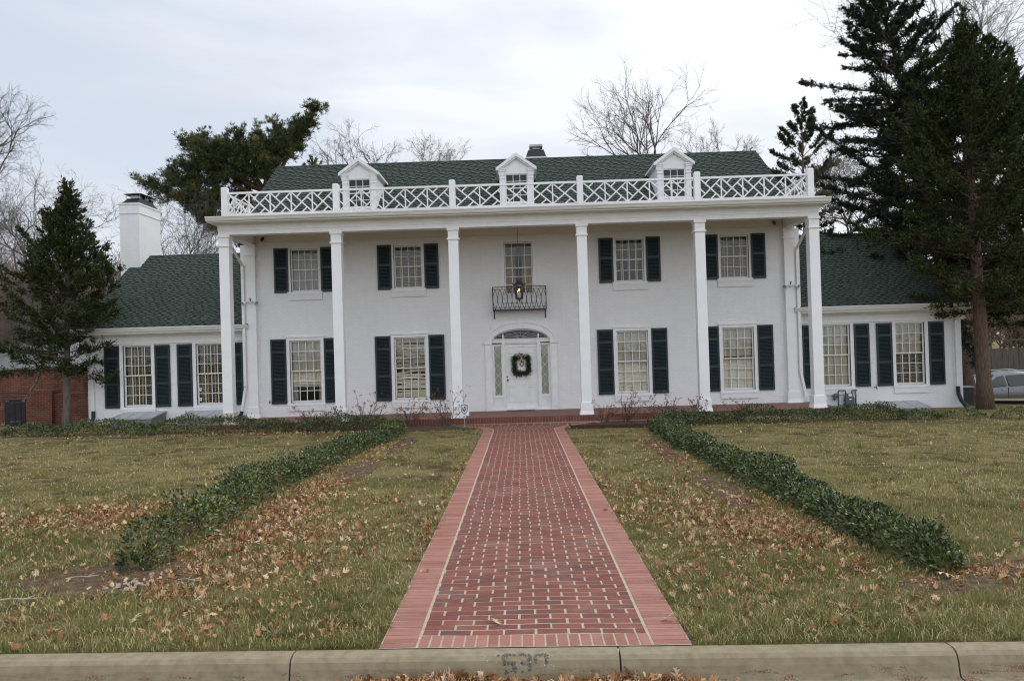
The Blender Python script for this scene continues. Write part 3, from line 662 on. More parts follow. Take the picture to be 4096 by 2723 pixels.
# ---- windows
def window(cx_, z, hw_, yw, cols, r1, r2, style, deep=.17, top=.13, seed=0, cap=True):
    rg = random.Random(seed); z0, z1 = z; zm = (z0+z1)/2; y = yw
    mb = MB(); co = hw_+.045; cw = .105      # casing
    zt = z1+.05; P = -.028
    mb.box(-co-cw, -co, y+P, y+.06, z0-.06, zt); mb.box(co, co+cw, y+P, y+.06, z0-.06, zt)
    mb.box(-co-cw, co+cw, y+P, y+.06, zt, zt+top*.75)
    if cap: mb.box(-co-cw-.02, co+cw+.02, y+P-.03, y+.06, zt+top*.75, zt+top*.75+.045)
    mb.box(-co-cw-.005, co+cw+.005, y+P-.022, y+.16, z0-.125, z0-.06)
    # backband
    mb.box(-co-cw, -co-cw+.022, y+P-.016, y+P, z0-.06, zt+top*.72); mb.box(co+cw-.022, co+cw, y+P-.016, y+P, z0-.06, zt+top*.72)
    wn = mb.build('window', 'white', house, (cx_, 0, 0))
    for nm, a, b, yy, rows in (('upper_sash', zm-.005, z1+.05, y+.045, r1), ('lower_sash', z0-.06, zm+.03, y+.085, r2)):
        mb = MB(); e = .045
        bot = b_ = a+(.06 if nm == 'lower_sash' else .035); tp = b-(.045 if nm == 'upper_sash' else .035)
        mb.box(-co+.004, -co+.004+e, yy, yy+.035, a, b); mb.box(co-.004-e, co-.004, yy, yy+.035, a, b)
        L_, R_ = -co+.004+e, co-.004-e
        mb.box(L_, R_, yy, yy+.035, a, bot); mb.box(L_, R_, yy, yy+.035, tp, b)
        for i in range(1, cols):
            x_ = L_+(R_-L_)*i/cols; mb.box(x_-.010, x_+.010, yy+.004, yy+.030, bot, tp)
        for i in range(1, rows):
            zz = bot+(tp-bot)*i/rows; mb.box(L_, R_, yy+.006, yy+.028, zz-.010, zz+.010)
        s_ = mb.build(nm, 'white', wn)
        mb = MB(); mb.add([(L_, yy+.018, bot), (R_, yy+.018, bot), (R_, yy+.018, tp), (L_, yy+.018, tp)], [(0, 1, 2, 3)])
        mb.build('pane', 'glass', wn)
    mb = MB(); mb.box(-hw_-.14, hw_+.14, y-.05, y+.02, z0-.335, z0-.165); mb.box(-hw_-.15, hw_+.15, y-.062, y+.02, z0-.165, z0-.125)
    mb.build('sill', 'wbrick', wn)
    # blinds and curtains
    yb_ = y+deep; Wd = hw_-.005
    def blind(za, zb, tilt, pitch=.047, sw=.050, matn='slat', tapes=(-.62, 0, .62), messy=0, tw=.030):
        mb = MB(); zz = zb
        mb.box(-Wd, Wd, yb_-.03, yb_+.03, zb, zb+.05)
        while zz > za:
            t = R(tilt+rg.uniform(-3, 3)); dz, dy = math.sin(t)*sw/2, math.cos(t)*sw/2
            if messy and rg.random() < messy:
                k = rg.uniform(-.09, .09); k2 = rg.uniform(-.02, .05)
            else: k = rg.uniform(-.002, .002); k2 = 0
            mb.add([(-Wd, yb_-dy, zz-dz+k2-k), (Wd, yb_-dy, zz-dz+k2+k), (Wd, yb_+dy, zz+dz+k2+k), (-Wd, yb_+dy, zz+dz+k2-k)], [(0, 1, 2, 3)])
            zz -= pitch*(1 if not messy else rg.uniform(.8, 1.6))
        mb.box(-Wd, Wd, yb_-.02, yb_+.02, max(za-.03, z0-.05), max(za-.03, z0-.05)+.025)
        for t in tapes:
            mb.add([(t*Wd-tw/2, yb_-.034, za), (t*Wd+tw/2, yb_-.034, za), (t*Wd+tw/2, yb_-.034, zb), (t*Wd-tw/2, yb_-.034, zb)], [(0, 1, 2, 3)], 1)
        return mb.build('blind', [matn, 'tape'], wn, fix=False)
    def curtain(x0, x1, za, zb, m, amp=.018, fr=70, dy=.05):
        mb = MB(); n = max(6, int((x1-x0)*90)); vs = []
        for i in range(n+1):
            x_ = x0+(x1-x0)*i/n; yy = yb_+dy+amp*math.sin(x_*fr+seed)+amp*.5*math.sin(x_*fr*.37)
            vs += [(x_, yy, za), (x_, yy, zb)]
        mb.add(vs, [(2*i, 2*i+2, 2*i+3, 2*i+1) for i in range(n)]); return mb.build('curtain', m, wn, smooth=True, fix=False)
    if style == 'half': blind(z0+.50, z1, 64, matn='slatw'); curtain(-Wd, -Wd+.13, z0-.05, z0+.55, 'sheer'); curtain(Wd-.11, Wd, z0-.05, z0+.55, 'sheer')
    elif style == 'messy': blind(z0-.03, z1, 62, matn='slat', messy=.5, pitch=.050, sw=.062)
    elif style == 'closed': blind(z0-.03, z1, 70, matn='slatw')
    elif style == 'gap': blind(zm+.10, z1, 68, matn='slatw'); blind(z0-.03, zm-.03, 72, matn='slatw')
    elif style == 'open': blind(z0-.03, z1, 24, pitch=.062, sw=.052, tapes=(-.35, .22), tw=.05, matn='slat'); curtain(-Wd, -Wd+.14, z0-.05, z1, 'creamc'); curtain(Wd-.10, Wd, z0-.05, z1, 'creamc')
    elif style == 'mixed': blind(zm, z1, 60, matn='slatw', tapes=(-.6, .1, .65)); blind(z0-.03, zm-.02, 24, matn='slat', tapes=(-.6, .1, .65))
    elif style == 'valance': blind(z1-.36, z1, 62, matn='slatt', tapes=()); curtain(-Wd, Wd, z0-.05, z1, 'sheer', fr=48)
    elif style == 'tan': blind(z0-.03, z1, 42, matn='slatt', tapes=(-.62, .62), pitch=.05)
    elif style == 'dark': blind(z0-.03, z1, 16, matn='slatt', tapes=(-.62, .62), pitch=.058, sw=.040); curtain(-.05, .05, z0, z1, 'sheer')
    elif style == 'semi': blind(z0-.03, z1, 44, matn='slatt', tapes=(-.7, .7))
    elif style == 'drapes': blind(z1-.30, z1, 50, matn='slatt', tapes=()); curtain(-Wd, -.10, z0-.05, z1, 'gold'); curtain(.10, Wd, z0-.05, z1, 'gold')
    return wn
for c, st, sd_ in zip(LOW, ('half', 'messy', 'closed', 'gap'), (1, 2, 3, 4)): window(c, LZ, .48, YW, 4, 3, 3, st, seed=sd_)
for c, st, sd_ in zip(UPP, ('valance', 'tan', 'dark', 'semi'), (5, 6, 7, 8)): window(c, UZ, .43, YW, 4, 2, 2, st, top=.07, seed=sd_, cap=False)
window(0, CZ, .43, YW, 4, 2, 3, 'drapes', top=.10, seed=9, cap=False)
wl = [window(c, LZ, .44, YWG, 4, 3, 3, st, top=.075, seed=sd_, cap=False) for c, st, sd_ in zip(WGX, ('open', 'open', 'closed', 'mixed'), (10, 11, 12, 13))]
for zz, a in ((.93, 0), (.60, 1)):
    mb = MB(); mb.box(-.43, -.345, YWG+.060, YWG+.064, zz, zz+.10, 0); mb.prism([(-.41, YWG+.0585, zz+.07), (-.365, YWG+.0585, zz+.07), (-.3875, YWG+.0585, zz+.03)], (0, .001, 0), 1)
    mb.build('sticker', ['sign', 'ink'], wl[1])

# ---- shutters
def shutter_mesh(w_, h, rails):
    mb = MB(); st = .062; d = .042
    mb.box(0, st, -d, 0, 0, h); mb.box(w_-st, w_, -d, 0, 0, h)
    zs = [0]+[h*(1-r) for r in sorted(rails, reverse=True)]+[h]
    rl = [(0, .085)]+[(z-.04, z+.04) for z in zs[1:-1]]+[(h-.075, h)]
    for a, b in rl: mb.box(st, w_-st, -d, 0, a, b)
    for (a0, a1), (b0, b1) in zip(rl, rl[1:]):
        n = int((b0-a1)/.044)
        for i in range(n):
            z = a1+(b0-a1)*(i+.5)/n; t = R(38)
            dy, dz = .019*math.cos(t), .024*math.sin(t)
            mb.add([(st, -.020-dy, z-dz), (w_-st, -.020-dy, z-dz), (w_-st, -.020+dy, z+dz), (st, -.020+dy, z+dz),
                    (st, -.020-dy, z-dz+.007), (w_-st, -.020-dy, z-dz+.007), (w_-st, -.020+dy, z+dz+.007), (st, -.020+dy, z+dz+.007)],
                   [(0, 3, 2, 1), (4, 5, 6, 7), (0, 1, 5, 4), (2, 3, 7, 6)])
    mb.box(st, w_-st, -.004, 0, .05, h-.05)
    return mb
def shutters(cs, w_, h, z, gap, y, rails):
    first = None
    for c in cs:
        for x in (c-gap-w_, c+gap):
            if first is None: first = shutter_mesh(w_, h, rails).build('shutter', 'shutter', house, (x, y, z))
            else: dup(first, (x, y, z))
shutters(LOW, .53, 2.15, .43, .625, YW-.006, (.2, .62)); shutters(UPP, .48, 1.49, 4.115, .54, YW-.006, (.45,)); shutters(WGX, .51, 2.09, .435, .605, YWG-.006, (.2, .62))

# ---- front door and its surround
dr = MB(); DY = YW+.12
dr.box(-.535, .535, DY, DY+.05, .055, 2.20)
rows = [(2.09, 1.90), (1.79, 1.25), (1.03, .84), (.75, .29)]
for cx_ in (-.335, 0, .335):
    for a, b in rows:
        w2 = .105
        for (x0, x1, z0, z1) in ((cx_-w2-.022, cx_-w2, b-.022, a+.022), (cx_+w2, cx_+w2+.022, b-.022, a+.022), (cx_-w2, cx_+w2, a, a+.022), (cx_-w2, cx_+w2, b-.022, b)):
            dr.box(x0, x1, DY-.022, DY, z0, z1)
        dr.frus(cx_-w2+.02, cx_+w2-.02, DY-.002, DY, b+.02, cx_-w2+.02, cx_+w2-.02, DY-.002, DY, a-.02)
        dr.box(cx_-w2+.035, cx_+w2-.035, DY-.009, DY-.002, b+.035, a-.035)
door = dr.build('door', 'white', house)
mb = MB(); mb.lathe([(0, -.075), (.022, -.072), (.032, -.055), (.030, -.038), (.014, -.028), (.014, -.012), (.032, -.01), (.032, 0)], 16, (-.468, DY, 1.0), 'y'); mb.build('door_knob', 'knob', door, smooth=True)
mb = MB(); mb.lathe([(0, -.02), (.024, -.018), (.028, 0)], 14, (-.478, DY, 1.10), 'y'); mb.build('deadbolt', 'knob', door, smooth=True)
mb = MB(); mb.lathe([(.0, -.03), (.03, -.028), (.035, 0)], 12, (.01, DY, 1.60), 'y'); mb.tube([(.01+.055*math.sin(t), DY-.03, 1.53-.075*math.cos(t)) for t in np.linspace(-2.7, 2.7, 14)], .012, 8); mb.build('knocker', 'knob', door, smooth=True)
mb = MB(); mb.box(-.99, .99, YW-.02, DY+.05, -.01, .03); mb.box(-.54, .54, YW+.0, DY+.02, .03, .052); mb.build('threshold', 'white', house)
mb = MB(); mb.box(-1.0, 1.0, YW+.50, YW+.52, 2.2, 2.8); mb.build('hall_dark_sheet', 'blackmetal', house)  # added black sheet, stands in for the unlit hall behind the fanlight
mb = MB()                                                         # posts, transom, side panels
for s in (-1, 1):
    mb.box(s*.585-.048, s*.585+.048, YW+.045, DY+.06, .03, 2.36); mb.box(s*.585-.022, s*.585+.022, YW+.03, YW+.045, .15, 2.20)
    mb.lathe([(.026, 0), (.03, .02), (.018, .05), (.034, .09), (.026, .13), (.006, .19)], 10, (s*.585, YW+.05, 2.36))
    mb.box(s*.955-.035, s*.955+.035, YW+.05, DY+.06, .03, 2.20)
    a, b = sorted((s*.633, s*.92))
    mb.box(a, b, YW+.085, DY+.06, .03, .42); mb.box(a, b, YW+.06, DY+.06, .42, .48)
    for (x0, x1, z0, z1) in ((a+.05, a+.07, .10, .36), (b-.07, b-.05, .10, .36), (a+.07, b-.07, .34, .36), (a+.07, b-.07, .10, .12)): mb.box(x0, x1, YW+.075, YW+.085, z0, z1)
    mb.box(a, b, YW+.06, DY+.06, 2.165, 2.20)
mb.box(-.535, .535, YW+.07, DY+.06, 2.20, 2.24)
mb.box(-.99, .99, YW+.05, DY+.06, 2.24, 2.345); mb.box(-.99, .99, YW+.028, DY+.06, 2.345, 2.375)
mb.build('door_frame', 'white', house)
for s in (-1, 1):                                                 # sidelights with interlaced lattice
    a, b = sorted((s*.633, s*.92)); mb = MB(); cx_ = (a+b)/2; hw_ = (b-a)/2-.03
    mb.box(a, a+.03, YW+.07, YW+.11, .48, 2.165); mb.box(b-.03, b, YW+.07, YW+.11, .48, 2.165); mb.box(a+.03, b-.03, YW+.07, YW+.11, .48, .51); mb.box(a+.03, b-.03, YW+.07, YW+.11, 2.14, 2.165)
    for ph in (0, math.pi):
        mb.tube([(cx_+hw_*math.sin(ph+2*math.pi*2.5*k/60)*.98, YW+.088, .51+1.63*k/60) for k in range(61)], .0075, 5)
    sl_ = mb.build('sidelight', 'white', house)
    mb = MB(); mb.add([(a+.03, YW+.096, .51), (b-.03, YW+.096, .51), (b-.03, YW+.096, 2.14), (a+.03, YW+.096, 2.14)], [(0, 1, 2, 3)]); mb.build('pane', 'glass', sl_)
    mb = MB(); n = 40
    vs = []
    for i in range(n+1):
        x_ = a+.03+(b-a-.06)*i/n; vs += [(x_, YW+.135+.008*math.sin(i*.9), .5), (x_, YW+.135+.008*math.sin(i*.9), 2.15)]
    mb.add(vs, [(2*i, 2*i+2, 2*i+3, 2*i+1) for i in range(n)]); mb.build('curtain', 'sidec', sl_, smooth=True, fix=False)
def ering(mb, a0, b0, a1, b1, zs, y0, y1, n=36, m=0):
    for i in range(n):
        t0, t1 = math.pi*i/n, math.pi*(i+1)/n
        q = [(a0*math.cos(t0), zs+b0*math.sin(t0)), (a1*math.cos(t0), zs+b1*math.sin(t0)), (a1*math.cos(t1), zs+b1*math.sin(t1)), (a0*math.cos(t1), zs+b0*math.sin(t1))]
        mb.add([(p[0], y0, p[1]) for p in q]+[(p[0], y1, p[1]) for p in q], [(0, 1, 2, 3), (4, 7, 6, 5), (0, 3, 7, 4), (1, 5, 6, 2)], m)
mb = MB()
ering(mb, .97, .42, 1.19, .67, 2.275, YW-.06, YW+.0); ering(mb, 1.13, .61, 1.19, .67, 2.275, YW-.085, YW-.06)
ering(mb, .93, .36, .985, .43, 2.30, YW+.02, YW+.10); ering(mb, .90, .315, .93, .36, 2.33, YW+.05, YW+.12)
for s in (-1, 1):
    mb.box(s*1.08-.11, s*1.08+.11, YW-.06, YW, -.0, 2.19); mb.box(s*1.08-.07, s*1.08+.07, YW-.075, YW-.06, .12, 2.10)
    mb.box(s*1.08-.125, s*1.08+.125, YW-.09, YW, 2.19, 2.275)
mb.prism([(-.075, YW-.11, 2.69), (.075, YW-.11, 2.69), (.095, YW-.11, 2.99), (-.095, YW-.11, 2.99)], (0, .11, 0)); mb.box(-.11, .11, YW-.125, YW, 2.99, 3.02)
mb.build('door_surround', 'white', house)
mb = MB(); ZF = 2.375
a_, b_ = .90, .30
for k in range(1, 8):
    t = math.pi*k/8; mb.tube([(.10*math.cos(t), YW+.085, ZF+.075*math.sin(t)), (a_*math.cos(t), YW+.085, ZF+b_*math.sin(t))], .0028, 5)
for (aa, bb) in ((.10, .075), (.55, .19)): mb.tube([(aa*math.cos(t), YW+.085, ZF+bb*math.sin(t)) for t in np.linspace(0, math.pi, 25)], .0028, 5)
for k in range(8):                                               # little swags at the rim
    t0, t1 = math.pi*k/8, math.pi*(k+1)/8; tm = (t0+t1)/2
    P3 = [np.array([a_*math.cos(t)*q, b_*math.sin(t)*q]) for t, q in ((t0, 1), (tm, .80), (t1, 1))]
    mb.tube([tuple([*(P3[0]*(1-u)**2+P3[1]*2*u*(1-u)+P3[2]*u*u)]) and (float((P3[0]*(1-u)**2+P3[1]*2*u*(1-u)+P3[2]*u*u)[0]), YW+.085, ZF+float((P3[0]*(1-u)**2+P3[1]*2*u*(1-u)+P3[2]*u*u)[1])) for u in np.linspace(0, 1, 7)], .0028, 5)
fl = mb.build('fanlight', 'white', house)
mb = MB(); mb.add([(a_*1.03*math.cos(t), YW+.098, ZF+b_*1.06*math.sin(t)) for t in np.linspace(0, math.pi, 25)], [tuple(range(25))]); mb.build('pane', 'dglass', fl)

# ---- porch slab, columns, entablature
mb = MB()
mb.box(-9.55, 9.55, -.17, YW, -.5, -.003, 0); pf = mb.build('porch_floor', ['porchtile'], house)
mb = MB(); n = 226; rg = random.Random(8)
mb.box(-9.545, 9.545, -.235, -.17, -.5, -.012, 0)
for i in range(n):
    x0 = -9.55+19.1*i/n; mb.box(x0+.005, x0+19.1/n-.005, -.252-rg.uniform(0, .004), -.165, -.175, .002-rg.uniform(0, .003), 1, rg.random()*.6)
mb.build('porch_edge', ['mortar', 'brick'], house)
def colshaft(mb, hw_, z0, z1, y0, y1, m=0):
    mb.box(-hw_, hw_, y0, y1, z0, z1, m)
    for sx in (-1, 1):
        mb.box(sx*hw_-.02, sx*hw_+.02, y0-.005, y0+.02, z0, z1, m)
def support(name, x, y0, y1, hw_, stained=False, flat=False):
    mb = MB(); e = .0
    mb.box(-hw_, hw_, y0, y1, .36, 5.40); c = mb.build(name, 'whitecol', house, (x, 0, 0))
    mb = MB(); f = lambda k: (y1 if flat else y1+k)
    mb.box(-hw_-.035, hw_+.035, y0-.035, f(.035), 5.385, 5.425); mb.box(-hw_-.006, hw_+.006, y0-.006, f(.006), 5.425, 5.64)
    mb.frus(-hw_-.01, hw_+.01, y0-.01, f(.01), 5.64, -hw_-.035, hw_+.035, y0-.035, f(.035), 5.66); mb.box(-hw_-.035, hw_+.035, y0-.035, f(.035), 5.66, 5.735)
    mb.build('capital', 'whitecol', c)
    mb = MB(); mb.box(-hw_-.035, hw_+.035, y0-.035, f(.035), .12, .36); mb.frus(-hw_-.065, hw_+.065, y0-.065, f(.065), .0, -hw_-.035, hw_+.035, y0-.035, f(.035), .12)
    mb.build('plinth', 'stone' if stained else 'whitecol', c)
for i, x in enumerate(COLX): support('column', x, -.15, .15, .15, stained=(i == 0))
for s in (-1, 1): support('pilaster', s*8.895, YW-.16, YW-.0, .16, flat=True)
mb = MB()
EX = 9.045
mb.box(-EX, EX, -.165, .165, 5.735, 6.03); mb.box(-EX-.012, EX+.012, -.18, -.165, 5.86, 6.03)
for s in (-1, 1):
    x0, x1 = sorted((s*8.75, s*EX)); mb.box(x0, x1, .165, YW, 5.735, 6.03); x0, x1 = sorted((s*EX, s*(EX+.012))); mb.box(x0, x1, -.165, YW+.4, 5.86, 6.03)
    x0, x1 = sorted((s*EX, s*9.0)); mb.box(x0, x1, YW, YW+.4, 5.735, 6.03)
mb.frus(-EX-.012, EX+.012, -.18, 2.6, 6.03, -EX-.10, EX+.10, -.30, 2.6, 6.075)
mb.box(-EX-.23, EX+.23, -.50, 2.7, 6.075, 6.10)
mb.build('entablature', 'white', house)
mb = MB(); mb.box(-8.75, 8.75, .165, YW, 6.06, 6.075); mb.box(-8.73, 8.73, YW-.03, YW, 5.80, 6.06); mb.box(-8.73, 8.73, YW-.045, YW-.03, 5.80, 5.825); mb.box(-8.75, 8.75, .165, .19, 5.98, 6.06)
mb.build('porch_ceiling', 'soffit', house)
def gut(mb, x0, x1, y, z, h=.12, d=.115):
    pr = [(0, 0), (-.055, 0), (-.075, .03), (-.080, .05), (-.105, .09), (-d, .105), (-d, h), (-d+.012, h), (-d+.012, h-.01), (0, h-.02)]
    pr = [(a, b*h/.12) for a, b in pr]
    vs = [(x, y+a, z+b) for x in (x0, x1) for a, b in pr]; n = len(pr)
    mb.add(vs, [(i, (i+1) % n, n+(i+1) % n, n+i) for i in range(n)]+[tuple(range(n)), tuple(range(2*n-1, n-1, -1))])
mb = MB(); gut(mb, -9.27, 9.27, -.505, 6.10, .125); mb.box(-9.20, 9.20, -.505, -.45, 6.06, 6.105)
for s in (-1, 1):
    x0, x1 = sorted((s*9.17, s*9.27)); mb.box(x0, x1, -.50, 2.7, 6.105, 6.22)
mb.build('gutter', 'gutter', house)

# ---- roofs
def shingles(mb, x0, x1, y0, z0, y1, z1, cut=None, seed=0, row=.143):
    rg = random.Random(seed); Ls = math.hypot(y1-y0, z1-z0); ty, tz = (y1-y0)/Ls, (z1-z0)/Ls; ny, nz_ = -tz, ty
    def P(x, s, h): return (x, y0+ty*s+ny*h, z0+tz*s+nz_*h)
    mb.add([P(x0, 0, 0), P(x1, 0, 0), P(x1, Ls, 0), P(x0, Ls, 0)], [(0, 1, 2, 3)], 1)
    n = int(Ls/row)+1
    for r in range(n):
        s0 = r*row; s1 = min(s0+row*1.02, Ls); x = x0-rg.uniform(0, .3)
        if s1-s0 < .02: continue
        mb.add([P(x0, s0, .010), P(x1, s0, .010), P(x1, s1, .003), P(x0, s1, .003)], [(0, 1, 2, 3)], 0, .12)
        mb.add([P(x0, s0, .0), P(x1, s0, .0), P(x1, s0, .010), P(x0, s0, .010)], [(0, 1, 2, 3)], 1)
        while x < x1:
            w_ = rg.uniform(.15, .26); g_ = rg.uniform(.04, .10); a, b = max(x, x0), min(x+w_, x1); tp = rg.uniform(.012, .03)
            if b-a > .05:
                v = min(1, max(0, rg.gauss(.55, .13)))
                q = [P(a, s0+.002, .024), P(b, s0+.002, .024), P(b-tp, s1-.004, .013), P(a+tp, s1-.004, .013), P(a, s0+.002, .008), P(b, s0+.002, .008)]
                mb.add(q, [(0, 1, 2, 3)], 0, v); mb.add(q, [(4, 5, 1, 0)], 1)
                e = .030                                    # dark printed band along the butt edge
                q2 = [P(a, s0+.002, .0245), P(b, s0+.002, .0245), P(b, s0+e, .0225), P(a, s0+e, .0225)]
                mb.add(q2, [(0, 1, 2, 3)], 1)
            x += w_+g_
mb = MB(); m_ = .665; zr = lambda y: 5.187+m_*y
shingles(mb, -9.06, 9.06, 1.78, zr(1.78)+.05, 5.93, zr(5.93)+.05, seed=2)
mb.add([(-9.06, 5.93, zr(5.93)+.05), (9.06, 5.93, zr(5.93)+.05), (9.06, 9.9, zr(5.93)-m_*3.97), (-9.06, 9.9, zr(5.93)-m_*3.97)], [(0, 1, 2, 3)], 0, .5)
mb.add([(-9.2, -.50, 6.20), (9.2, -.50, 6.20), (9.2, 1.78, 6.36), (-9.2, 1.78, 6.36)], [(0, 1, 2, 3)], 0, .4)
mb.tube([(-9.06, 5.93, zr(5.93)+.055), (9.06, 5.93, zr(5.93)+.055)], .028, 8, 0, .5)
mb.build('roof', ['shingle', 'shdark'], house, fix=False)
mb = MB()                                    # gable ends, rakes and the flashing strip over the gutter
for s in (-1, 1):
    x0, x1 = sorted((s*9.0, s*9.05))
    mb.prism([(s*9.04, 1.6, zr(1.6)-.16), (s*9.04, 5.93, zr(5.93)-.16), (s*9.04, 9.9, zr(5.93)-m_*3.97-.16), (s*9.04, 9.9, zr(5.93)-m_*3.97), (s*9.04, 5.93, zr(5.93)+.04), (s*9.04, 1.6, zr(1.6)+.04)], (s*.03, 0, 0))
    mb.prism([(s*9.2, -.45, 6.10), (s*9.2, 2.6, 6.10), (s*9.2, 2.6, 6.40), (s*9.2, 1.8, 6.36), (s*9.2, -.45, 6.20)], (-s*.03, 0, 0))
    mb.prism([(s*9.0, -.45, 6.10), (s*9.0, 2.4, 6.10), (s*9.0, 2.4, zr(2.4)), (s*9.0, 1.7, zr(1.7)), (s*9.0, -.45, 6.2)], (-s*.02, 0, 0))
mb.build('rake_board', 'white', house)
for a, b, h in ((-8.4, -4.9, .035), (-1.9, 1.3, .030), (3.2, 5.0, .055), (5.0, 9.1, .03)):
    mb = MB(); mb.box(a, b, -.60, -.30, 6.225+rng.uniform(0, .006), 6.226+h); mb.build('flashing', 'white', house)
WS = .623
for s in (-1, 1):
    mb = MB(); a, b = (9.0, 14.80) if s > 0 else (-14.87, -9.0)
    wz = lambda y: 3.09+WS*(y-2.10)
    shingles(mb, a, b, 2.08, wz(2.08), 6.9, wz(6.9), seed=5+s)
    mb.add([(a, 6.9, wz(6.9)), (b, 6.9, wz(6.9)), (b, 11.6, wz(6.9)-WS*4.7), (a, 11.6, wz(6.9)-WS*4.7)], [(0, 1, 2, 3)], 0, .5)
    mb.tube([(a, 6.9, wz(6.9)), (b, 6.9, wz(6.9))], .03, 8, 0, .5)
    mb.build('wing_roof', ['shingle', 'shdark'], house, fix=False)
    mb = MB(); e0, e1 = sorted((s*14.63, s*(14.78 if s > 0 else 14.85)))
    xo = b if s > 0 else a
    mb.prism([(xo, 2.1, wz(2.1)-.16), (xo, 6.9, wz(6.9)-.16), (xo, 11.6, wz(6.9)-WS*4.7-.16), (xo, 11.6, wz(6.9)-WS*4.7-.01), (xo, 6.9, wz(6.9)-.01), (xo, 2.1, wz(2.1)-.01)], (-s*.03, 0, 0))
    mb.box(a if s > 0 else -14.80, b if s < 0 else 14.78, YWG-.03, YWG, 2.60, 2.80); mb.box(a if s > 0 else -14.7, b if s < 0 else 14.7, YWG-.05, YWG, 2.575, 2.60)
    mb.frus(a if s > 0 else -14.8, b if s < 0 else 14.78, YWG-.03, YWG, 2.80, a if s > 0 else -14.8, b if s < 0 else 14.78, YWG-.14, YWG, 2.90)
    mb.box(a if s > 0 else -14.84, b if s < 0 else 14.80, 2.14, YWG+.2, 2.90, 2.945); mb.box(a if s > 0 else -14.84, b if s < 0 else 14.80, 2.12, 2.14, 2.92, 3.06)
    mb.build('cornice', 'white', house)
    mb = MB(); gut(mb, a-(.02 if s < 0 else 0), b+(.02 if s > 0 else 0), 2.12, 2.965, .13); mb.build('gutter', 'gutter', house)

# ---- dormers
def dormer(cx_):
    y0 = 2.40; mb = MB(); zb, ze, zp = 6.78, 8.02, 8.46
    wallface(mb, -.57, .57, zb, ze, y0, [(-.37, .37, 6.90, 7.86)], .08)
    mb.add([(-.57, y0, ze), (.57, y0, ze), (0, y0, zp)], [(0, 1, 2)])
    for s in (-1, 1):
        mb.add([(s*.57, y0, zb), (s*.57, (ze-5.237)/m_, ze), (s*.57, y0, ze)], [(0, 1, 2)])
        mb.box(s*.475-.085, s*.475+.085, y0-.035, y0, zb, 7.80); mb.box(s*.475-.10, s*.475+.10, y0-.05, y0, 7.70, 7.735); mb.box(s*.475-.10, s*.475+.10, y0-.05, y0, 7.80, 7.85)
        mb.box(s*.495-.12, s*.495+.12, y0-.07, y0, 7.93, 7.99); mb.box(s*.495-.10, s*.495+.10, y0-.055, y0, 7.85, 7.93); mb.box(s*.495-.14, s*.495+.14, y0-.085, y0, 7.99, 8.03)
    mb.box(-.66, .66, y0-.12, y0, zb-.02, zb+.05)
    d = mb.build('dormer', 'white', house, (cx_, 0, 0))
    mb = MB(); mg = MB(); sl = (zp+.07-8.05)/.68
    for s in (-1, 1):
        A = [(0, y0-.13, zp+.075), (s*.68, y0-.13, 8.05), (s*.68, (8.05-5.237)/m_, 8.05), (0, (zp+.075-5.237)/m_, zp+.075)]
        mg.add([(p[0], p[1]+.02 if p[1] < 3 else p[1], p[2]+.012) for p in A], [(0, 1, 2, 3)], 0, .35)
        mb.prism([(0, y0-.13, zp-.03), (s*.67, y0-.13, 7.955), (s*.68, y0-.13, 8.055), (0, y0-.13, zp+.08)], (0, .05, 0))
        mb.prism([(0, y0-.08, zp-.09), (s*.60, y0-.08, 7.95), (s*.64, y0-.08, 8.00), (0, y0-.08, zp-.02)], (0, .08, 0))
        mb.prism([(s*.57, y0-.1, 7.96), (s*.68, y0-.1, 7.98), (s*.68, y0-.1, 8.055), (s*.57, y0-.1, 8.12)], (0, (8.05-5.237)/m_-y0+.1, 0))
    mb.build('dormer_rake', 'white', d); mg.build('dormer_roof', ['shingle'], d, fix=False)
    mb = MB(); yy = y0+.02
    mb.box(-.37, -.34, yy, yy+.04, 6.90, 7.86); mb.box(.34, .37, yy, yy+.04, 6.90, 7.86); mb.box(-.34, .34, yy, yy+.04, 6.90, 6.94); mb.box(-.34, .34, yy, yy+.04, 7.83, 7.86); mb.box(-.34, .34, yy, yy+.04, 7.37, 7.40)
    for x_ in (-.113, .113): mb.box(x_-.009, x_+.009, yy+.005, yy+.03, 6.94, 7.83)
    for z_ in (7.155, 7.615): mb.box(-.34, .34, yy+.006, yy+.028, z_-.009, z_+.009)
    mb.build('dormer_window', 'white', d)
    mb = MB(); mb.add([(-.34, yy+.018, 6.94), (.34, yy+.018, 6.94), (.34, yy+.018, 7.83), (-.34, yy+.018, 7.83)], [(0, 1, 2, 3)]); mb.build('pane', 'dglass', d)
    mb = MB(); mb.box(-.45, .45, y0+.35, y0+.37, 6.8, 7.95); mb.build('room_wall', 'dark', d)
for c in (-5.24, .02, 5.26): dormer(c)

# ---- roof railing with lattice panels
PY = .07
def lattice(mb, P, n, z0, z1):
    # P(u) maps 0..n to a point along the rail; unit cells of crossed bars with offset short bars
    w_ = .037
    nr = (P(1)-P(0)).cross(Vector((0, 0, 1))).normalized()
    def at(u, v): q = P(u); return Vector((q.x, q.y, z0+(z1-z0)*v))
    def b(a, c, k=0): mb.bar(at(*a), at(*c), w_, .028+k, nr)
    for i in range(n):
        b((i, 0), (i+1, 1)); b((i, 1), (i+1, 0), .004)
        b((i+.5, 1), (i+.25, .75), .002); b((i+.75, .25), (i+.5, 0), .002)
        if i < n-1: b((i+.75, .75), (i+1.25, .25), .002); mb.box(at(i+1, 0).x-.018, at(i+1, 0).x+.018, at(i+1, 0).y-.018, at(i+1, 0).y+.018, z0, z1)
    b((0, .5), (.25, .25), .002); b((n-.25, .75), (n, .5), .002)
ZR0, ZR1 = 6.395, 7.02
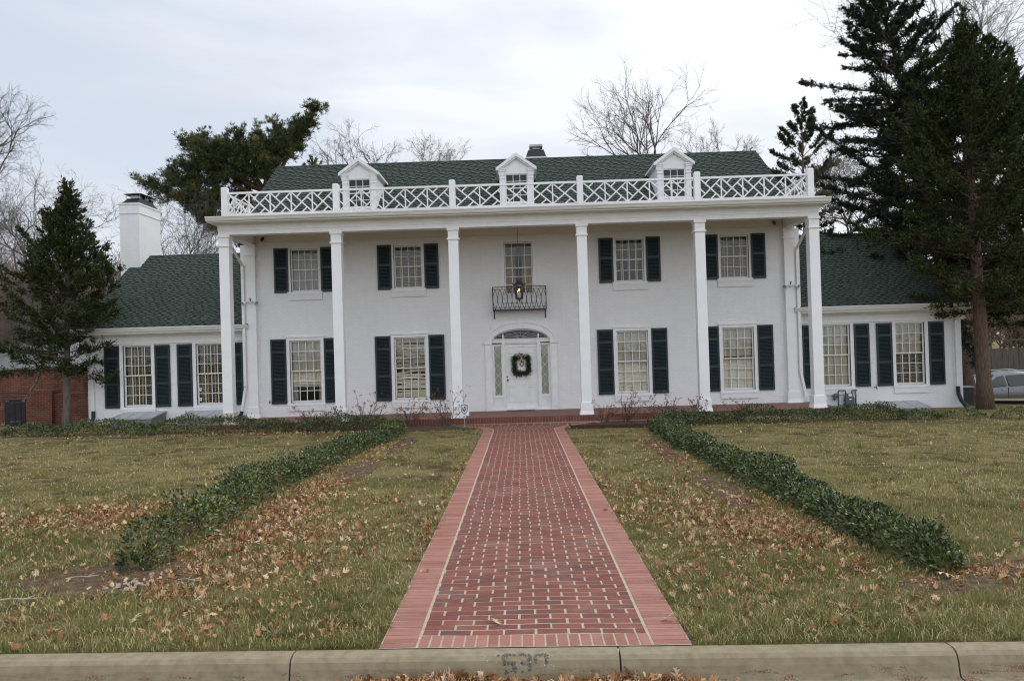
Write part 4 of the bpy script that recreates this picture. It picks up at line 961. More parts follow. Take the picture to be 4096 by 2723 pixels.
for i in range(5):
    a, c = COLX[i]+.09, COLX[i+1]-.09; mb = MB(); n = 5
    lattice(mb, lambda u: Vector((a+(c-a)*u/n, PY, 0)), n, ZR0, ZR1)
    mb.box(a, c, PY-.028, PY+.028, ZR0-.06, ZR0+.015); mb.box(a, c, PY-.032, PY+.032, ZR1-.015, ZR1+.045)
    rl = mb.build('railing', 'white', house)
    if i < 5:
        for x in ([COLX[i]] + ([COLX[5]] if i == 4 else [])):
            mb = MB(); mb.box(x-.092, x+.092, PY-.092, PY+.092, 6.20, 7.19); mb.frus(x-.092, x+.092, PY-.092, PY+.092, 7.19, x-.07, x+.07, PY-.07, PY+.07, 7.215); mb.build('railing_post', 'white', rl)
for s in (-1, 1):
    x = s*8.895; mb = MB(); n = 4; a, c = PY+.09, 2.72
    lattice(mb, lambda u: Vector((x, a+(c-a)*u/n, 0)), n, ZR0, ZR1)
    mb.box(x-.028, x+.028, a, c, ZR0-.06, ZR0+.015); mb.box(x-.032, x+.032, a, c, ZR1-.015, ZR1+.045)
    mb.build('railing', 'white', house)

# ---- chimneys
mb = MB(); cx0, cx1, cy0, cy1 = -15.19, -14.45, 6.05, 7.85
mb.box(cx0, cx1, cy0, cy1, -.6, 7.63); mb.box(cx0-.025, cx1+.025, cy0-.025, cy1+.025, 7.63, 7.66); mb.box(cx0-.012, cx1+.012, cy0-.012, cy1+.012, 7.66, 7.97); mb.box(cx0-.035, cx1+.035, cy0-.035, cy1+.035, 7.97, 8.03)
ch = mb.build('chimney', 'wbrick', house)
mb = MB(); mb.frus(cx0+.05, cx1-.04, cy0+.05, cy1-.05, 8.03, cx0+.15, cx1-.12, cy0+.35, cy1-.35, 8.27); mb.box(cx1-.22, cx1-.12, 7.35, 7.55, 8.2, 8.38)
mb.build('chimney_hood', 'blackmetal', ch)
for yy in (6.62, 7.25):
    mb = MB(); mb.box(cx0+.24, cx1-.21, yy-.16, yy+.16, 8.27, 8.40, 1); mb.frus(cx0+.02, cx1+.02, yy-.33, yy+.33, 8.43, -14.84, -14.80, yy-.03, yy+.03, 8.52, 0)
    for sx in (cx0+.12, cx1-.1):
        for sy in (-.25, .25): mb.tube([(sx, yy+sy, 8.26), (sx, yy+sy, 8.44)], .012, 6, 1)
    mb.build('chimney_cap', ['blackmetal', 'metal'], ch)
mb = MB(); mb.box(.38, 1.22, 6.6, 7.4, 7.0, 9.42); ch = mb.build('chimney', 'wbrick', house)
mb = MB(); mb.frus(.40, 1.19, 6.62, 7.38, 9.42, .50, 1.10, 6.75, 7.25, 9.72); mb.box(.62, .99, 6.85, 7.15, 9.72, 9.77); mb.build('chimney_hood', 'blackmetal', ch)
mb = MB(); mb.box(.66, .95, 6.86, 7.14, 9.77, 9.85, 1); mb.box(.55, 1.06, 6.75, 7.25, 9.85, 9.935, 0); mb.frus(.57, 1.04, 6.77, 7.23, 9.935, .65, .96, 6.85, 7.15, 9.96, 0); mb.build('chimney_cap', ['metal', 'metal'], ch)

# ---- balcony grille
mb = MB(); bx, by = .87, 1.90; z0, z1 = 3.33, 4.07
for y_ in (by,): mb.box(-bx, bx, y_-.012, y_+.012, z1-.025, z1); mb.box(-bx, bx, y_-.010, y_+.010, z1-.095, z1-.08); mb.box(-bx, bx, y_-.010, y_+.010, z0+.055, z0+.07)
mb.box(-bx-.01, bx+.01, by-.015, YW, z0-.03, z0)
for s in (-1, 1):
    mb.box(s*bx-.014, s*bx+.014, by-.014, by+.014, z0, z1); mb.box(s*bx-.012, s*bx+.012, by+.014, YW, z1-.025, z1); mb.box(s*bx-.010, s*bx+.010, by+.014, YW, z0+.055, z0+.07)
    for y_ in (2.03, 2.16): mb.tube([(s*bx, y_, z0), (s*bx, y_, z1-.02)], .009, 6)
    mb.bar((s*bx*.97, by, z0-.02), (s*bx*.97, YW-.01, z0-.28), .022, .03, (1, 0, 0)); mb.box(s*bx*.97-.012, s*bx*.97+.012, YW-.02, YW, z0-.30, z0-.03)
n = 11; zA, zB = z0+.0, z1-.085
for i in range(n):
    xa = -bx+2*bx*(i+.5)/n; hw_ = bx/n
    for s in (-1, 1):
        mb.tube([(xa+s*hw_*.98*math.sin(math.pi*k/14), by, zA+(zB-zA)*k/14) for k in range(15)], .0085, 5)
for i in range(1, n):
    xa = -bx+2*bx*i/n; mb.tube([(xa, by, zB), (xa, by, z1-.02)], .007, 5); mb.lathe([(.0, -.02), (.014, -.01), (.014, .01), (0, .02)], 6, (xa, by, (zA+zB)/2))
mb.build('balcony', 'iron', house)

# ---- downspouts
def spout(mb, pts, w_=.075, m=0):
    for p, q in zip(pts, pts[1:]):
        p = Vector(p); q = Vector(q); mb.bar(p, q+(q-p).normalized()*.02, w_, w_*.8, (0, 1, 0) if abs((q-p).y) < .9*(q-p).length else (1, 0, 0), m)
for s in (-1, 1):
    mb = MB(); xx = s*9.13
    spout(mb, [(s*9.235, .6, 6.06), (s*9.235, .75, 5.95), (xx, YW-.20, 5.05), (xx, YW-.20, 1.05), (s*9.28, YW-.20, .20)]); mb.box(xx-.05, xx+.05, YW-.17, YW, 1.0, 1.03); mb.box(xx-.05, xx+.05, YW-.17, YW, 3.5, 3.53)
    mb.box(xx-.085, xx+.10, YW-.14, YW+.26, .0, 5.73)
    d = mb.build('downspout', 'white', house)
    if s < 0:
        mb = MB(); mb.tube([(-9.275, YW-.2, .24), (-9.31, YW-.22, .10), (-9.37, YW-.30, -.08)], [.058, .06, .062], 10); mb.build('drain_elbow', 'blackmetal', d)
    mb = MB(); xe = s*14.44
    spout(mb, [(xe, 2.20, 2.97), (xe, 2.26, 2.72), (xe, YWG-.05, 2.55), (xe, YWG-.05, .33)], .085); d = mb.build('downspout', 'white', house)
    mb = MB(); zg = G(xe, 2.2)
    mb.tube([(xe, YWG-.05, .36), (xe+.0, YWG-.07, .12), (xe+(.04 if s > 0 else -.04), YWG-.14, -.10), (xe+(.13 if s > 0 else -.13), YWG-.30, zg+.02)], [.06, .062, .064, .066], 10); mb.build('drain_elbow', 'blackmetal', d)

# ================================================================== HEDGES
def hedge(name, label, line, width, height, per_m, leafL, seed, gaps=0.0, yellow=.10, group='evergreen hedges round the lawn', ends=.25, k=3.):
    g = np.random.default_rng(seed); line = np.array(line, float); seg = np.hypot(*(line[1:]-line[:-1]).T); cum = np.r_[0, np.cumsum(seg)]; T = cum[-1]
    n = int(T*per_m); s = g.uniform(-ends, T+ends, n)
    def at(s):
        i = np.clip(np.searchsorted(cum, s)-1, 0, len(seg)-1); u = (s-cum[i])/seg[i]; p = line[i]+(line[i+1]-line[i])*u[:, None]; t = (line[i+1]-line[i])/seg[i][:, None]; return p, t
    p, t = at(s); nrm = np.stack([-t[:, 1], t[:, 0]], 1)
    tw = np.clip(np.minimum(s+ends, T+ends-s)/(.45), .25, 1)**.6
    hv = (.46+.92*vnoise(s, s*0, 1.15, seed)+.16*(vnoise(s, s*0, 4, seed+1)-.5))*tw; wv = (.78+.42*vnoise(s, s*0, .9, seed+5))*tw
    if gaps:
        keep = vnoise(s, s*0, 1.6, seed+8) > gaps; p, nrm, hv, wv, s, t = [q[keep] for q in (p, nrm, hv, wv, s, t)]; n = len(s)
    a = g.uniform(0, math.pi, n); rr = 1-np.abs(g.normal(0, .17, n)); rr = np.clip(rr+(g.random(n) < .04)*g.uniform(0, .25, n), .1, 1.22)
    lx_ = np.sign(np.cos(a))*np.abs(np.cos(a))**.75*rr*width/2*wv; lz_ = np.abs(np.sin(a))**.75*rr*height*hv
    bump_ = 1+.25*(vnoise(s*2.5+lx_*5, lz_*7, 1.2, seed+2)-.5)*2
    lx_ *= bump_; lz_ *= bump_
    x = p[:, 0]+nrm[:, 0]*lx_; y = p[:, 1]+nrm[:, 1]*lx_; z = gz(x, y)+.02+lz_
    out = np.stack([nrm[:, 0]*np.cos(a), nrm[:, 1]*np.cos(a), np.sin(a)+.35], 1)
    D = norm(out*.7+g.normal(0, .62, (n, 3))); upv = np.cross(D, norm(out+g.normal(0, .35, (n, 3))))
    Ln = leafL*g.uniform(.7, 1.25, n)
    V, F = diamonds(np.stack([x, y, z], 1), D, Ln, Ln*.50, g, up=norm(out+g.normal(0, .45, (n, 3))))
    fr = np.clip(rr*1.0, 0, 1)
    v = np.clip(.30*g.random(n)+.30*vnoise(s*3, lz_*3, 1.5, seed+4)+(g.random(n) < yellow*(.3+1.4*vnoise(s, lx_, 1.2, seed+6)))*.42, .0, .98)
    c = line[len(line)//2]; zc = G(*c); root = empty(name, (c[0], c[1], zc), label, 'hedge', group)
    npmesh('foliage', V-np.array([c[0], c[1], zc]), F, 'hedge', v, root)
    mb = MB(); m = int(T*9); rg = random.Random(seed); ss = g.uniform(0, T, m); P, Tt = at(ss)
    for (px, py) in P:
        px += rg.gauss(0, width*.10); py += rg.gauss(0, width*.10)
        z0 = G(px, py); q = (px+rg.gauss(0, .10), py+rg.gauss(0, .10), z0+height*rg.uniform(.45, .8))
        mb.tube([(px-c[0], py-c[1], z0-zc), ((px+q[0])/2-c[0]+rg.gauss(0, .02), (py+q[1])/2-c[1], (z0+q[2])/2-zc), (q[0]-c[0], q[1]-c[1], q[2]-zc)], [.008, .006, .004], 4)
    mb.build('stems', 'twig', root, fix=False)['kind'] = 'stuff'
    return root
hedge('hedge', 'sparse low hedge running along the left side of the brick path, leaves piled against it', [(-3.92, -15.95), (-4.08, -13.5), (-4.16, -11.6), (-4.05, -10.2)], .60, .37, 1750, .052, 21, gaps=.24, yellow=.28)
hedge('hedge', 'denser far stretch of the left hedge that bends to the flower bed', [(-4.05, -10.0), (-3.95, -8.0), (-3.7, -5.6), (-3.5, -3.4), (-3.45, -2.2)], .58, .33, 1900, .052, 22, yellow=.18)
hedge('hedge', 'thick glossy dark hedge running along the right side of the brick path', [(3.84, -16.6), (3.80, -14), (3.72, -11), (3.62, -8), (3.60, -5), (3.62, -2.6)], .60, .37, 2500, .052, 23, yellow=.12)
hedge('hedge', 'low clipped hedge in front of the left wing and left part of porch', [(-15.0, -1.0), (-12.2, -1.05), (-9.0, -1.10), (-6.2, -1.35), (-3.9, -1.55)], .66, .42, 1300, .060, 24, gaps=.15, yellow=.09)
hedge('hedge', 'long low hedge in front of the porch right of the mulch bed', [(3.8, -1.75), (5.0, -1.35), (7.5, -1.15), (10.6, -1.30)], .75, .42, 1400, .060, 25, gaps=.06, yellow=.06)
hedge('shrub', 'small round evergreen shrub standing apart at the end of the right hedge', [(10.9, -1.40), (11.5, -1.45)], .7, .36, 1500, .06, 26, yellow=.08)
hedge('shrub', 'thin pair of tiny evergreen shrubs near the corner of the right wing', [(11.95, -1.5), (12.7, -1.6)], .6, .33, 900, .06, 27, gaps=.2, yellow=.10)
hedge('shrub', 'pale tipped evergreen shrub in the grass before the big cedar trunk', [(13.3, -1.7), (14.9, -1.7)], .6, .30, 700, .06, 28, gaps=.25, yellow=.30)

# ================================================================== CONIFERS
def tubes_np(segs, n=5):
    # segs: list of (p0, p1, r0, r1) -> arrays of quads (open cylinders)
    P0 = np.array([s[0] for s in segs]); P1 = np.array([s[1] for s in segs]); r0 = np.array([s[2] for s in segs]); r1 = np.array([s[3] for s in segs])
    T = norm(P1-P0); ref = np.where(np.abs(T[:, 2:3]) < .9, np.array([[0, 0, 1.]]), np.array([[1., 0, 0]]))
    Uv = norm(np.cross(T, ref)); W = np.cross(T, Uv); an = 2*np.pi*np.arange(n)/n
    C = Uv[:, None]*np.cos(an)[None, :, None]+W[:, None]*np.sin(an)[None, :, None]
    A = P0[:, None]+C*r0[:, None, None]; B = P1[:, None]+C*r1[:, None, None]
    V = np.concatenate([A, B], 1).reshape(-1, 3); m = len(segs); i = np.arange(n); j = (i+1) % n
    q = np.stack([i, j, n+j, n+i], 1)
    F = (np.arange(m)[:, None, None]*2*n+q[None]).reshape(-1, 4)
    return V, F
def conifer(name, label, base, top, z0, prof, nb, elev, curve, dens_, tl, m, seed, trunk_r, asym=None, cat='tree', group=None, tw=.34, sprayL=.55, per=11, bend=(0, 0), bark='bark', inner=.15, flat=.5, spires=(), jit=8):
    g = np.random.default_rng(seed); base = np.array(base, float); top = np.array(top, float)
    H = top[2]-base[2]
    def tr(t):
        q = base+(top-base)*t; b = math.sin(t*math.pi); return q+np.array([bend[0]*b, bend[1]*b, 0])
    root = empty(name, tuple(base), label, cat, group)
    mb = MB(); K = 14; ts = np.linspace(0, .985, K)
    pts = [tuple(tr(t)-base) for t in ts]; pts[0] = (0, 0, -.15)
    mb.tube(pts, [trunk_r*(1.25 if k == 0 else 1)*(1-ts[k])**.85+.012 for k in range(K)], 12)
    mb.build('trunk', bark, root, smooth=True, fix=False)
    segs = []; C, D, Ln = [], [], []; vv = []
    t0 = (z0-base[2])/H
    for i in range(nb):
        u = (i+g.random())/nb; t = t0+(1-t0)*u**.93; t = min(t, .99)
        P = tr(t); az = i*2.39996+g.normal(0, .3)
        Lb = prof(u)*g.uniform(.62, 1.12)*(asym(az, u) if asym else 1)
        if Lb < .08: continue
        el = R(elev(u)+g.normal(0, jit)); dh = np.array([math.cos(az), math.sin(az), 0])
        def pt(s): return P+dh*Lb*s*math.cos(el)+np.array([0, 0, 1])*(Lb*s*math.sin(el)+curve*Lb*s*s)
        ks = np.linspace(0, 1, 5)
        br = max(.006, .020*Lb*(1-.3*u))
        for a, b in zip(ks, ks[1:]): segs.append((pt(a), pt(b), br*(1-a*.85), br*(1-b*.85)))
        ns = max(3, int(Lb*dens_))
        s = inner+(1-inner)*g.random(ns)**.75; s[:2] = 1.
        for sj in s:
            q = pt(sj); tang = norm(pt(min(1.02, sj+.03))-pt(sj-.03)); side = np.cross(tang, [0, 0, 1.])
            sgn = g.choice([-1, 1]); w = g.uniform(.2, 1.1) if sj < .97 else .12
            d = norm(tang*g.uniform(.5, 1)+side*sgn*w+np.array([0, 0, 1])*g.normal(.22, .38)*flat*2)
            sl = sprayL*g.uniform(.45, 1.1)*(1.15-.55*sj)*(1-.62*u)
            if g.random() < .5: segs.append((q, q+d*sl*.9, .008, .003))
            k = g.random(per); C.append(q+d*(k*sl)[:, None]+g.normal(0, .045*sl+.012, (per, 3))); D.append(d+g.normal(0, .55, (per, 3))); Ln.append(tl*g.uniform(.6, 1.2, per)*(1.1-.4*k))
            vv.append(np.clip(g.normal(.42, .13)+g.normal(0, .13, per)+.16*k, 0, .98))
    for (sx, sy, sa, sb, sr) in spires:
        for i in range(34):
            u = (i+g.random())/34; P = np.array([sx, sy, sa+(sb-sa)*u]); az = i*2.4; el = R(30+40*u); Lb = sr*(1-u*.85)*g.uniform(.6, 1.1)+.06; d0 = np.array([math.cos(az)*math.cos(el), math.sin(az)*math.cos(el), math.sin(el)])
            segs.append((P, P+d0*Lb, .010, .004))
            for q in range(max(2, int(Lb*14))):
                k = g.random(per); d = norm(d0+g.normal(0, .4, 3)); o_ = P+d0*Lb*g.uniform(.2, 1)
                C.append(o_+d*(k*.22)[:, None]+g.normal(0, .02, (per, 3))); D.append(d+g.normal(0, .5, (per, 3))); Ln.append(tl*g.uniform(.6, 1.1, per)); vv.append(np.clip(g.normal(.42, .13)+g.normal(0, .13, per), 0, .98))
    # leader tuft
    for k in range(26):
        t = 1-.05*g.random(); C.append(tr(t)[None]+g.normal(0, .03, (1, 3))); D.append(np.array([[0, 0, 1.]])+g.normal(0, .5, (1, 3))); Ln.append([tl]); vv.append([.4])
    C = np.concatenate(C); D = np.concatenate(D); Ln = np.concatenate(Ln); vv = np.concatenate(vv)
    V, F = diamonds(C-base, D, Ln, Ln*tw, g)
    npmesh('crown', V, F, m, vv, root)
    V, F = tubes_np(segs, 5); npmesh('branches', V-base, F, bark, None, root, smooth=True)
    return root
def pf(pts):
    a = np.array(pts, float); return lambda u: float(np.interp(u, a[:, 0], a[:, 1]))
conifer('cedar_tree', 'dark green cedar with a bare pale trunk before the garden wall at left', (-15.07, 2.0, -.20), (-14.85, 2.0, 7.6), 1.55,
        pf([(0, 1.5), (.08, 1.85), (.3, 1.95), (.45, 1.65), (.6, 1.05), (.75, .68), (.88, .36), (1, .1)]), 150, pf([(0, -4), (.25, 18), (.7, 44), (1, 66)]), .14, 23, .125, 'cedar', 31, .12, tw=.36, sprayL=.66, per=14, bark='gbark', flat=.65,
        jit=13, asym=lambda az, u: (1+.22*math.sin(az*2+1)+.18*math.sin(az*3+u*15))*(.88+.10*(-math.cos(az))), spires=((-14.85, 2, 6.7, 7.85, .38), (-15.35, 1.9, 5.6, 6.9, .5), (-14.2, 1.9, 5.2, 6.5, .55), (-13.6, 1.8, 4.2, 5.3, .5), (-15.9, 1.9, 4.6, 5.8, .5)))
conifer('cedar_tree', 'big dark cedar with a thick straight reddish trunk at the right wing corner', (14.78, 1.55, -.40), (14.45, 1.55, 11.6), 2.7,
        pf([(0, 1.6), (.08, 2.6), (.3, 2.9), (.5, 2.45), (.7, 1.75), (.85, 1.05), (1, .3)]), 165, pf([(0, -2), (.3, 16), (.7, 40), (1, 62)]), .10, 21, .135, 'cedar', 32, .235, tw=.36, sprayL=.70, per=13,
        jit=15, asym=lambda az, u: 1+.18*math.sin(az*2)+.26*math.sin(az*3+u*21), spires=((13.75, 1.5, 8.2, 10.4, .9), (15.2, 1.4, 8.6, 10.6, .8), (14.45, 1.5, 10.0, 12.3, .6), (12.9, 1.4, 6.6, 9.2, .9), (16.0, 1.4, 7.6, 10.4, .9)))
conifer('spruce_tree', 'tall open conifer with level branches leaning left behind the right wing', (17.2, 6.6, -.75), (14.45, 7.0, 15.3), 2.6,
        pf([(0, 2.8), (.2, 3.7), (.45, 3.7), (.62, 3.1), (.8, 2.4), (.92, 1.7), (1, .6)]), 235, pf([(0, -12), (.35, -4), (.7, 12), (1, 35)]), .10, 25, .130, 'spruce', 33, .26, tw=.38, sprayL=.72, per=14, flat=.55,
        asym=lambda az, u: 1.0+.20*math.sin(az*2+.8)+.20*math.sin(3*az+u*17), jit=17)
conifer('cedar_tree', 'spiky cedar at the right picture edge behind the thick trunk', (19.6, 6.0, -1.0), (17.9, 6.0, 13.2), 3.6,
        pf([(0, 2.0), (.15, 2.7), (.4, 2.4), (.65, 1.6), (.85, .85), (1, .12)]), 130, pf([(0, 0), (.4, 22), (1, 62)]), .12, 22, .14, 'cedar', 34, .20, tw=.36, sprayL=.66, per=12)
conifer('spruce_tree', 'shadowy conifer filling the far right edge above the parked car', (20.4, 7.2, -1.0), (20.0, 7.2, 11.5), 2.6,
        pf([(0, 2.4), (.2, 2.9), (.5, 2.3), (.8, 1.2), (1, .15)]), 95, pf([(0, -8), (.5, 8), (1, 45)]), .08, 20, .14, 'spruce', 35, .20, tw=.4, sprayL=.62, per=12, flat=.4)
conifer('cedar_tree', 'dark mid height cedar filling the gap between the leaning conifer and thick trunked cedar', (17.0, 9.5, -1.1), (16.6, 9.5, 12.6), 4.2,
        pf([(0, 2.2), (.2, 2.9), (.5, 2.4), (.75, 1.5), (.9, .8), (1, .15)]), 120, pf([(0, 0), (.4, 18), (1, 60)]), .1, 20, .14, 'cedar', 38, .20, tw=.36, sprayL=.68, per=12, jit=12)
conifer('cedar_tree', 'thin ragged cedar rising behind the right end of the main roof', (15.75, 20, -1.2), (15.85, 20, 15.1), 6.5,
        pf([(0, 1.9), (.3, 2.1), (.55, 1.9), (.75, 1.4), (.9, .75), (1, .12)]), 54, pf([(0, 5), (.5, 26), (1, 60)]), .10, 22, .18, 'cedar', 36, .16, tw=.40, sprayL=.80, per=13, inner=.35)
conifer('pine_tree', 'small round topped evergreen peeking over the ridge left of the first dormer', (-12.3, 24, -.5), (-12.3, 24, 13.5), 9,
        pf([(0, 1.6), (.4, 1.9), (.75, 1.3), (1, .5)]), 46, pf([(0, 5), (1, 50)]), .08, 16, .20, 'pine', 37, .16, tw=.2, sprayL=.5, per=14)

def big_pine():
    g = np.random.default_rng(41); Yp = 20.
    base = np.array([-14.6, Yp, -.6]); root = empty('pine_tree', tuple(base), 'large pine with long slanting limbs behind the left chimney', 'tree')
    limbs = []      # (control points, radius)
    tk = [(-14.6, Yp, -.6), (-14.75, Yp, 5), (-14.5, Yp, 9), (-13.9, Yp, 11.3)]
    mb = MB(); mb.tube([tuple(np.array(p)-base) for p in tk], [.36, .30, .24, .18], 12); mb.build('trunk', 'bark', root, smooth=True, fix=False)
    def limb(p, q, sag, r=.10): limbs.append((np.array(p, float), np.array(q, float), sag, r))
    rg2 = random.Random(9)
    for px, pz in ((440, 330), (480, 352), (520, 340), (565, 325), (600, 312), (645, 305), (685, 285), (728, 258), (702, 300), (398, 402), (440, 395), (478, 398), (520, 385), (560, 365), (605, 350), (650, 335), (372, 436), (420, 430), (505, 445), (545, 430), (590, 410), (500, 525), (465, 505), (530, 560), (440, 300), (625, 385), (480, 470)):
        x = -20.4+(px-350)*.02463; z = 11.44+(440-pz)*.0224
        hub = (-14.0+rg2.uniform(-.3, .2), Yp, min(11.2, max(6.5, z-1.0-abs(x+14.2)*.25))); limb(hub, (x, Yp+rg2.uniform(-1.6, 1.6), z), rg2.uniform(-.45, .1), .075+.02*math.hypot(x+14, z-11)*.5)
    segs = []; C, D, vv = [], [], []
    for p, q, sag, r in limbs:
        Lb = np.linalg.norm(q-p)
        def pt(s): return p+(q-p)*s+np.array([0, 0, sag*4*s*(1-s)])
        ks = np.linspace(0, 1, 7)
        for a, b in zip(ks, ks[1:]): segs.append((pt(a), pt(b), r*(1-.8*a), r*(1-.8*b)))
        for j in range(int(5+Lb*10)):
            s = .42+.58*g.random()**.8; o = pt(s); t = norm(q-p)
            d = norm(t*.6+g.normal(0, .6, 3)+np.array([0, 0, .45])); sl = g.uniform(.35, 1.15)*(1.2-.5*s)
            segs.append((o, o+d*sl, .018, .006)); tone = np.clip(g.normal(.38, .17)+(.35 if g.random() < .10 else 0), .03, .9)
            for k in range(int(sl*7)+2):
                c = o+d*sl*g.uniform(.35, 1.05)+g.normal(0, .10, 3); m = 16
                C.append(c+g.normal(0, .035, (m, 3))); D.append(d*.7+np.array([0, 0, .35])+g.normal(0, .62, (m, 3))); vv.append(np.clip(tone+g.normal(0, .10, m), 0, .98))
    C = np.concatenate(C); D = np.concatenate(D); vv = np.concatenate(vv)
    V, F = diamonds(C-base, D, g.uniform(.17, .30, len(C)), .034, g); npmesh('crown', V, F, 'pine', vv, root)
    V, F = tubes_np(segs, 6); npmesh('branches', V-base, F, 'bark', None, root, smooth=True)
big_pine()

# ================================================================== BARE TREES
def bare(name, label, base, top_z, spread, seed, depth=6, stems=1, r0=.16, m='bare', first=.35, ang=.5, group='leafless trees behind the house', buds=0, cat='tree', up=.25, minr=.006, lean=(0, 0)):
    g = np.random.default_rng(seed); segs = []; tips = []
    def grow(p, d, Ln, r, k):
        n = 3; q = p
        for i in range(n):
            d = norm(d+g.normal(0, .10+.03*k, 3)+np.array([0, 0, up*.14])); e = q+d*Ln/n; segs.append((q, e, r*(1-i*.12), r*(1-(i+1)*.12), k)); q = e
            if k > 0 and g.random() < (.55 if k < depth-1 else .7) and k < depth:
                a = norm(np.cross(d, g.normal(size=3))); grow(q, norm(d+a*g.uniform(.5, 1.0)), Ln*g.uniform(.4, .65), r*.45, min(k+2, depth))
        if k >= depth: tips.append(q); return
        for c in range(2 if g.random() < .75 else 3):
            a = norm(np.cross(d, g.normal(size=3))); grow(q, norm(d+a*ang*g.uniform(.5, 1.25)), Ln*g.uniform(.66, .9), r*.62, k+1)
    for s in range(stems):
        d = norm(np.array([lean[0], lean[1], 1.0])+(np.append(g.normal(0, .28, 2), 0) if stems > 1 else 0)); grow(np.zeros(3), d, first, r0/100 if False else 1., 0)
    TP = np.array(tips); H = np.percentile(TP[:, 2], 95); W = np.percentile(np.abs(TP[:, 0]), 88)
    k_ = spread/max(W, 1e-6); hub = top_z-base[2]-H*k_
    if hub < .3: k_ = (top_z-base[2]-.3)/H; hub = .3
    S = k_; off = np.array([0, 0, hub])
    segs = [(a*S+off, b*S+off, r_a, r_b, k) for a, b, r_a, r_b, k in segs]
    segs += [(np.array([0, 0, hub*i/6-(.2 if i == 0 else 0)]), np.array([0, 0, hub*(i+1)/6]), 1.35-.05*i, 1.3-.05*i, 0) for i in range(6)]
    rr = lambda r: max(minr*.55, r0*r*(.8 if r > .5 else .62))
    tk = [(s[0], s[1], rr(s[2]), rr(s[3])) for s in segs if s[4] <= 1]; tw = [(s[0], s[1], rr(s[2]), rr(s[3])) for s in segs if s[4] > 1]
    root = empty(name, base, label, cat, group)
    V, F = tubes_np(tk, 7); npmesh('trunk', V, F, m, None, root, smooth=True)
    V, F = tubes_np(tw, 4); npmesh('crown', V, F, m, None, root, smooth=True)
    return root
bare('bare_tree', 'wide leafless tree rising behind the roof between the middle and right dormers', (8.4, 22, -1), 17.0, 3.9, 151, depth=6, stems=3, r0=.15, first=.9, ang=.5, up=.3)
bare('bare_tree', 'small leafless tree showing over the ridge right of the right dormer', (12.3, 24, -1), 15.0, 2.2, 152, depth=6, stems=3, r0=.09, first=.8, ang=.5, up=.3)
bare('bare_tree', 'twiggy leafless tree above the ridge behind the left dormer', (-8.9, 21, -.5), 14.5, 2.0, 153, depth=6, stems=4, r0=.10, first=.8, ang=.5, up=.3)
bare('bare_tree', 'low thin leafless tree over the ridge between left and middle dormers', (-5.0, 22, -.5), 14.1, 1.6, 154, depth=6, stems=3, r0=.08, first=.8, ang=.5, up=.3)
bare('bare_tree', 'dense leafless tree right of the left chimney under the pine', (-18.6, 19, -.5), 11.0, 3.0, 55, depth=7, stems=3, r0=.12, first=.8, ang=.6)
bare('bare_tree', 'tall leafless tree with forking limbs above the right hand conifers', (25.5, 22, -1.5), 24.0, 5.8, 56, depth=7, stems=3, r0=.24, first=1.2, ang=.40, m='gbark')
bare('bare_tree', 'tall leafless tree cut by the left picture edge', (-31.0, 20, -1), 17.2, 3.4, 57, depth=7, stems=2, r0=.22, first=1., ang=.55)
bare('bare_tree', 'leafless tree with wide drooping limbs behind the left cedar', (-25.0, 17, -1), 11.4, 4.4, 58, depth=7, stems=3, r0=.16, first=.7, ang=.75)
bare('bare_tree', 'brownish leafless thicket tree low behind the garden wall', (-21.8, 13, -1), 6.6, 3.4, 59, depth=7, stems=5, r0=.07, first=.5, ang=.8, m='bare', cat='bush')
bare('bare_tree', 'leafless tree with pale twigs left of the tall open conifer', (17.2, 17, -1.2), 11.6, 2.8, 60, depth=7, stems=3, r0=.08, first=.8, ang=.5)
bare('bare_tree', 'grey leafless saplings behind the board fence at right', (28.5, 26, -1.5), 8.5, 4.5, 61, depth=7, stems=6, r0=.09, first=.7, ang=.6, m='bareb', cat='bush')
bare('bare_tree', 'grey leafless brush filling the gap left of the cedar', (-30.5, 24, -1), 8.5, 5.0, 62, depth=7, stems=6, r0=.09, first=.6, ang=.7, m='bareb', cat='bush')
bare('bare_tree', 'leaning bare sapling with a pale trunk beside the iron gate', (-19.6, 6.6, -.6), 3.9, 1.6, 63, depth=5, stems=1, r0=.07, first=1., ang=.7, m='gbark', lean=(.35, 0))
bare('bare_tree', 'leafless tree beyond the shed at far left', (-38, 32, -1), 14, 6.0, 64, depth=7, stems=4, r0=.16, first=.9, ang=.55)
bare('bare_tree', 'leafless tree low behind the right wing roof', (21.5, 24, -1.5), 12.5, 3.6, 65, depth=7, stems=3, r0=.12, first=.8, ang=.55)
# ivy on a dead stem above the ridge
g = np.random.default_rng(70); c0 = np.array([6.0, 20., 12.0]); root = empty('ivy_column', (6.0, 20, -1), 'small dark ivy clad snag poking over the ridge left of the right dormer', 'ivy')
mb = MB(); mb.tube([(0, 0, 0), (.1, 0, 6), (0, 0, 12.6), (.18, 0, 13.5)], [.16, .14, .10, .05], 8); mb.build('stem', 'gbark', root)
n = 1500; zz = g.uniform(7, 13.3, n); C = np.stack([g.normal(0, .26, n)+.12*(zz > 13), g.normal(0, .26, n), zz], 1); V, F = diamonds(C, g.normal(size=(n, 3)), .16, .11, g); npmesh('foliage', V, F, 'cedar', g.random(n)*.7, root)

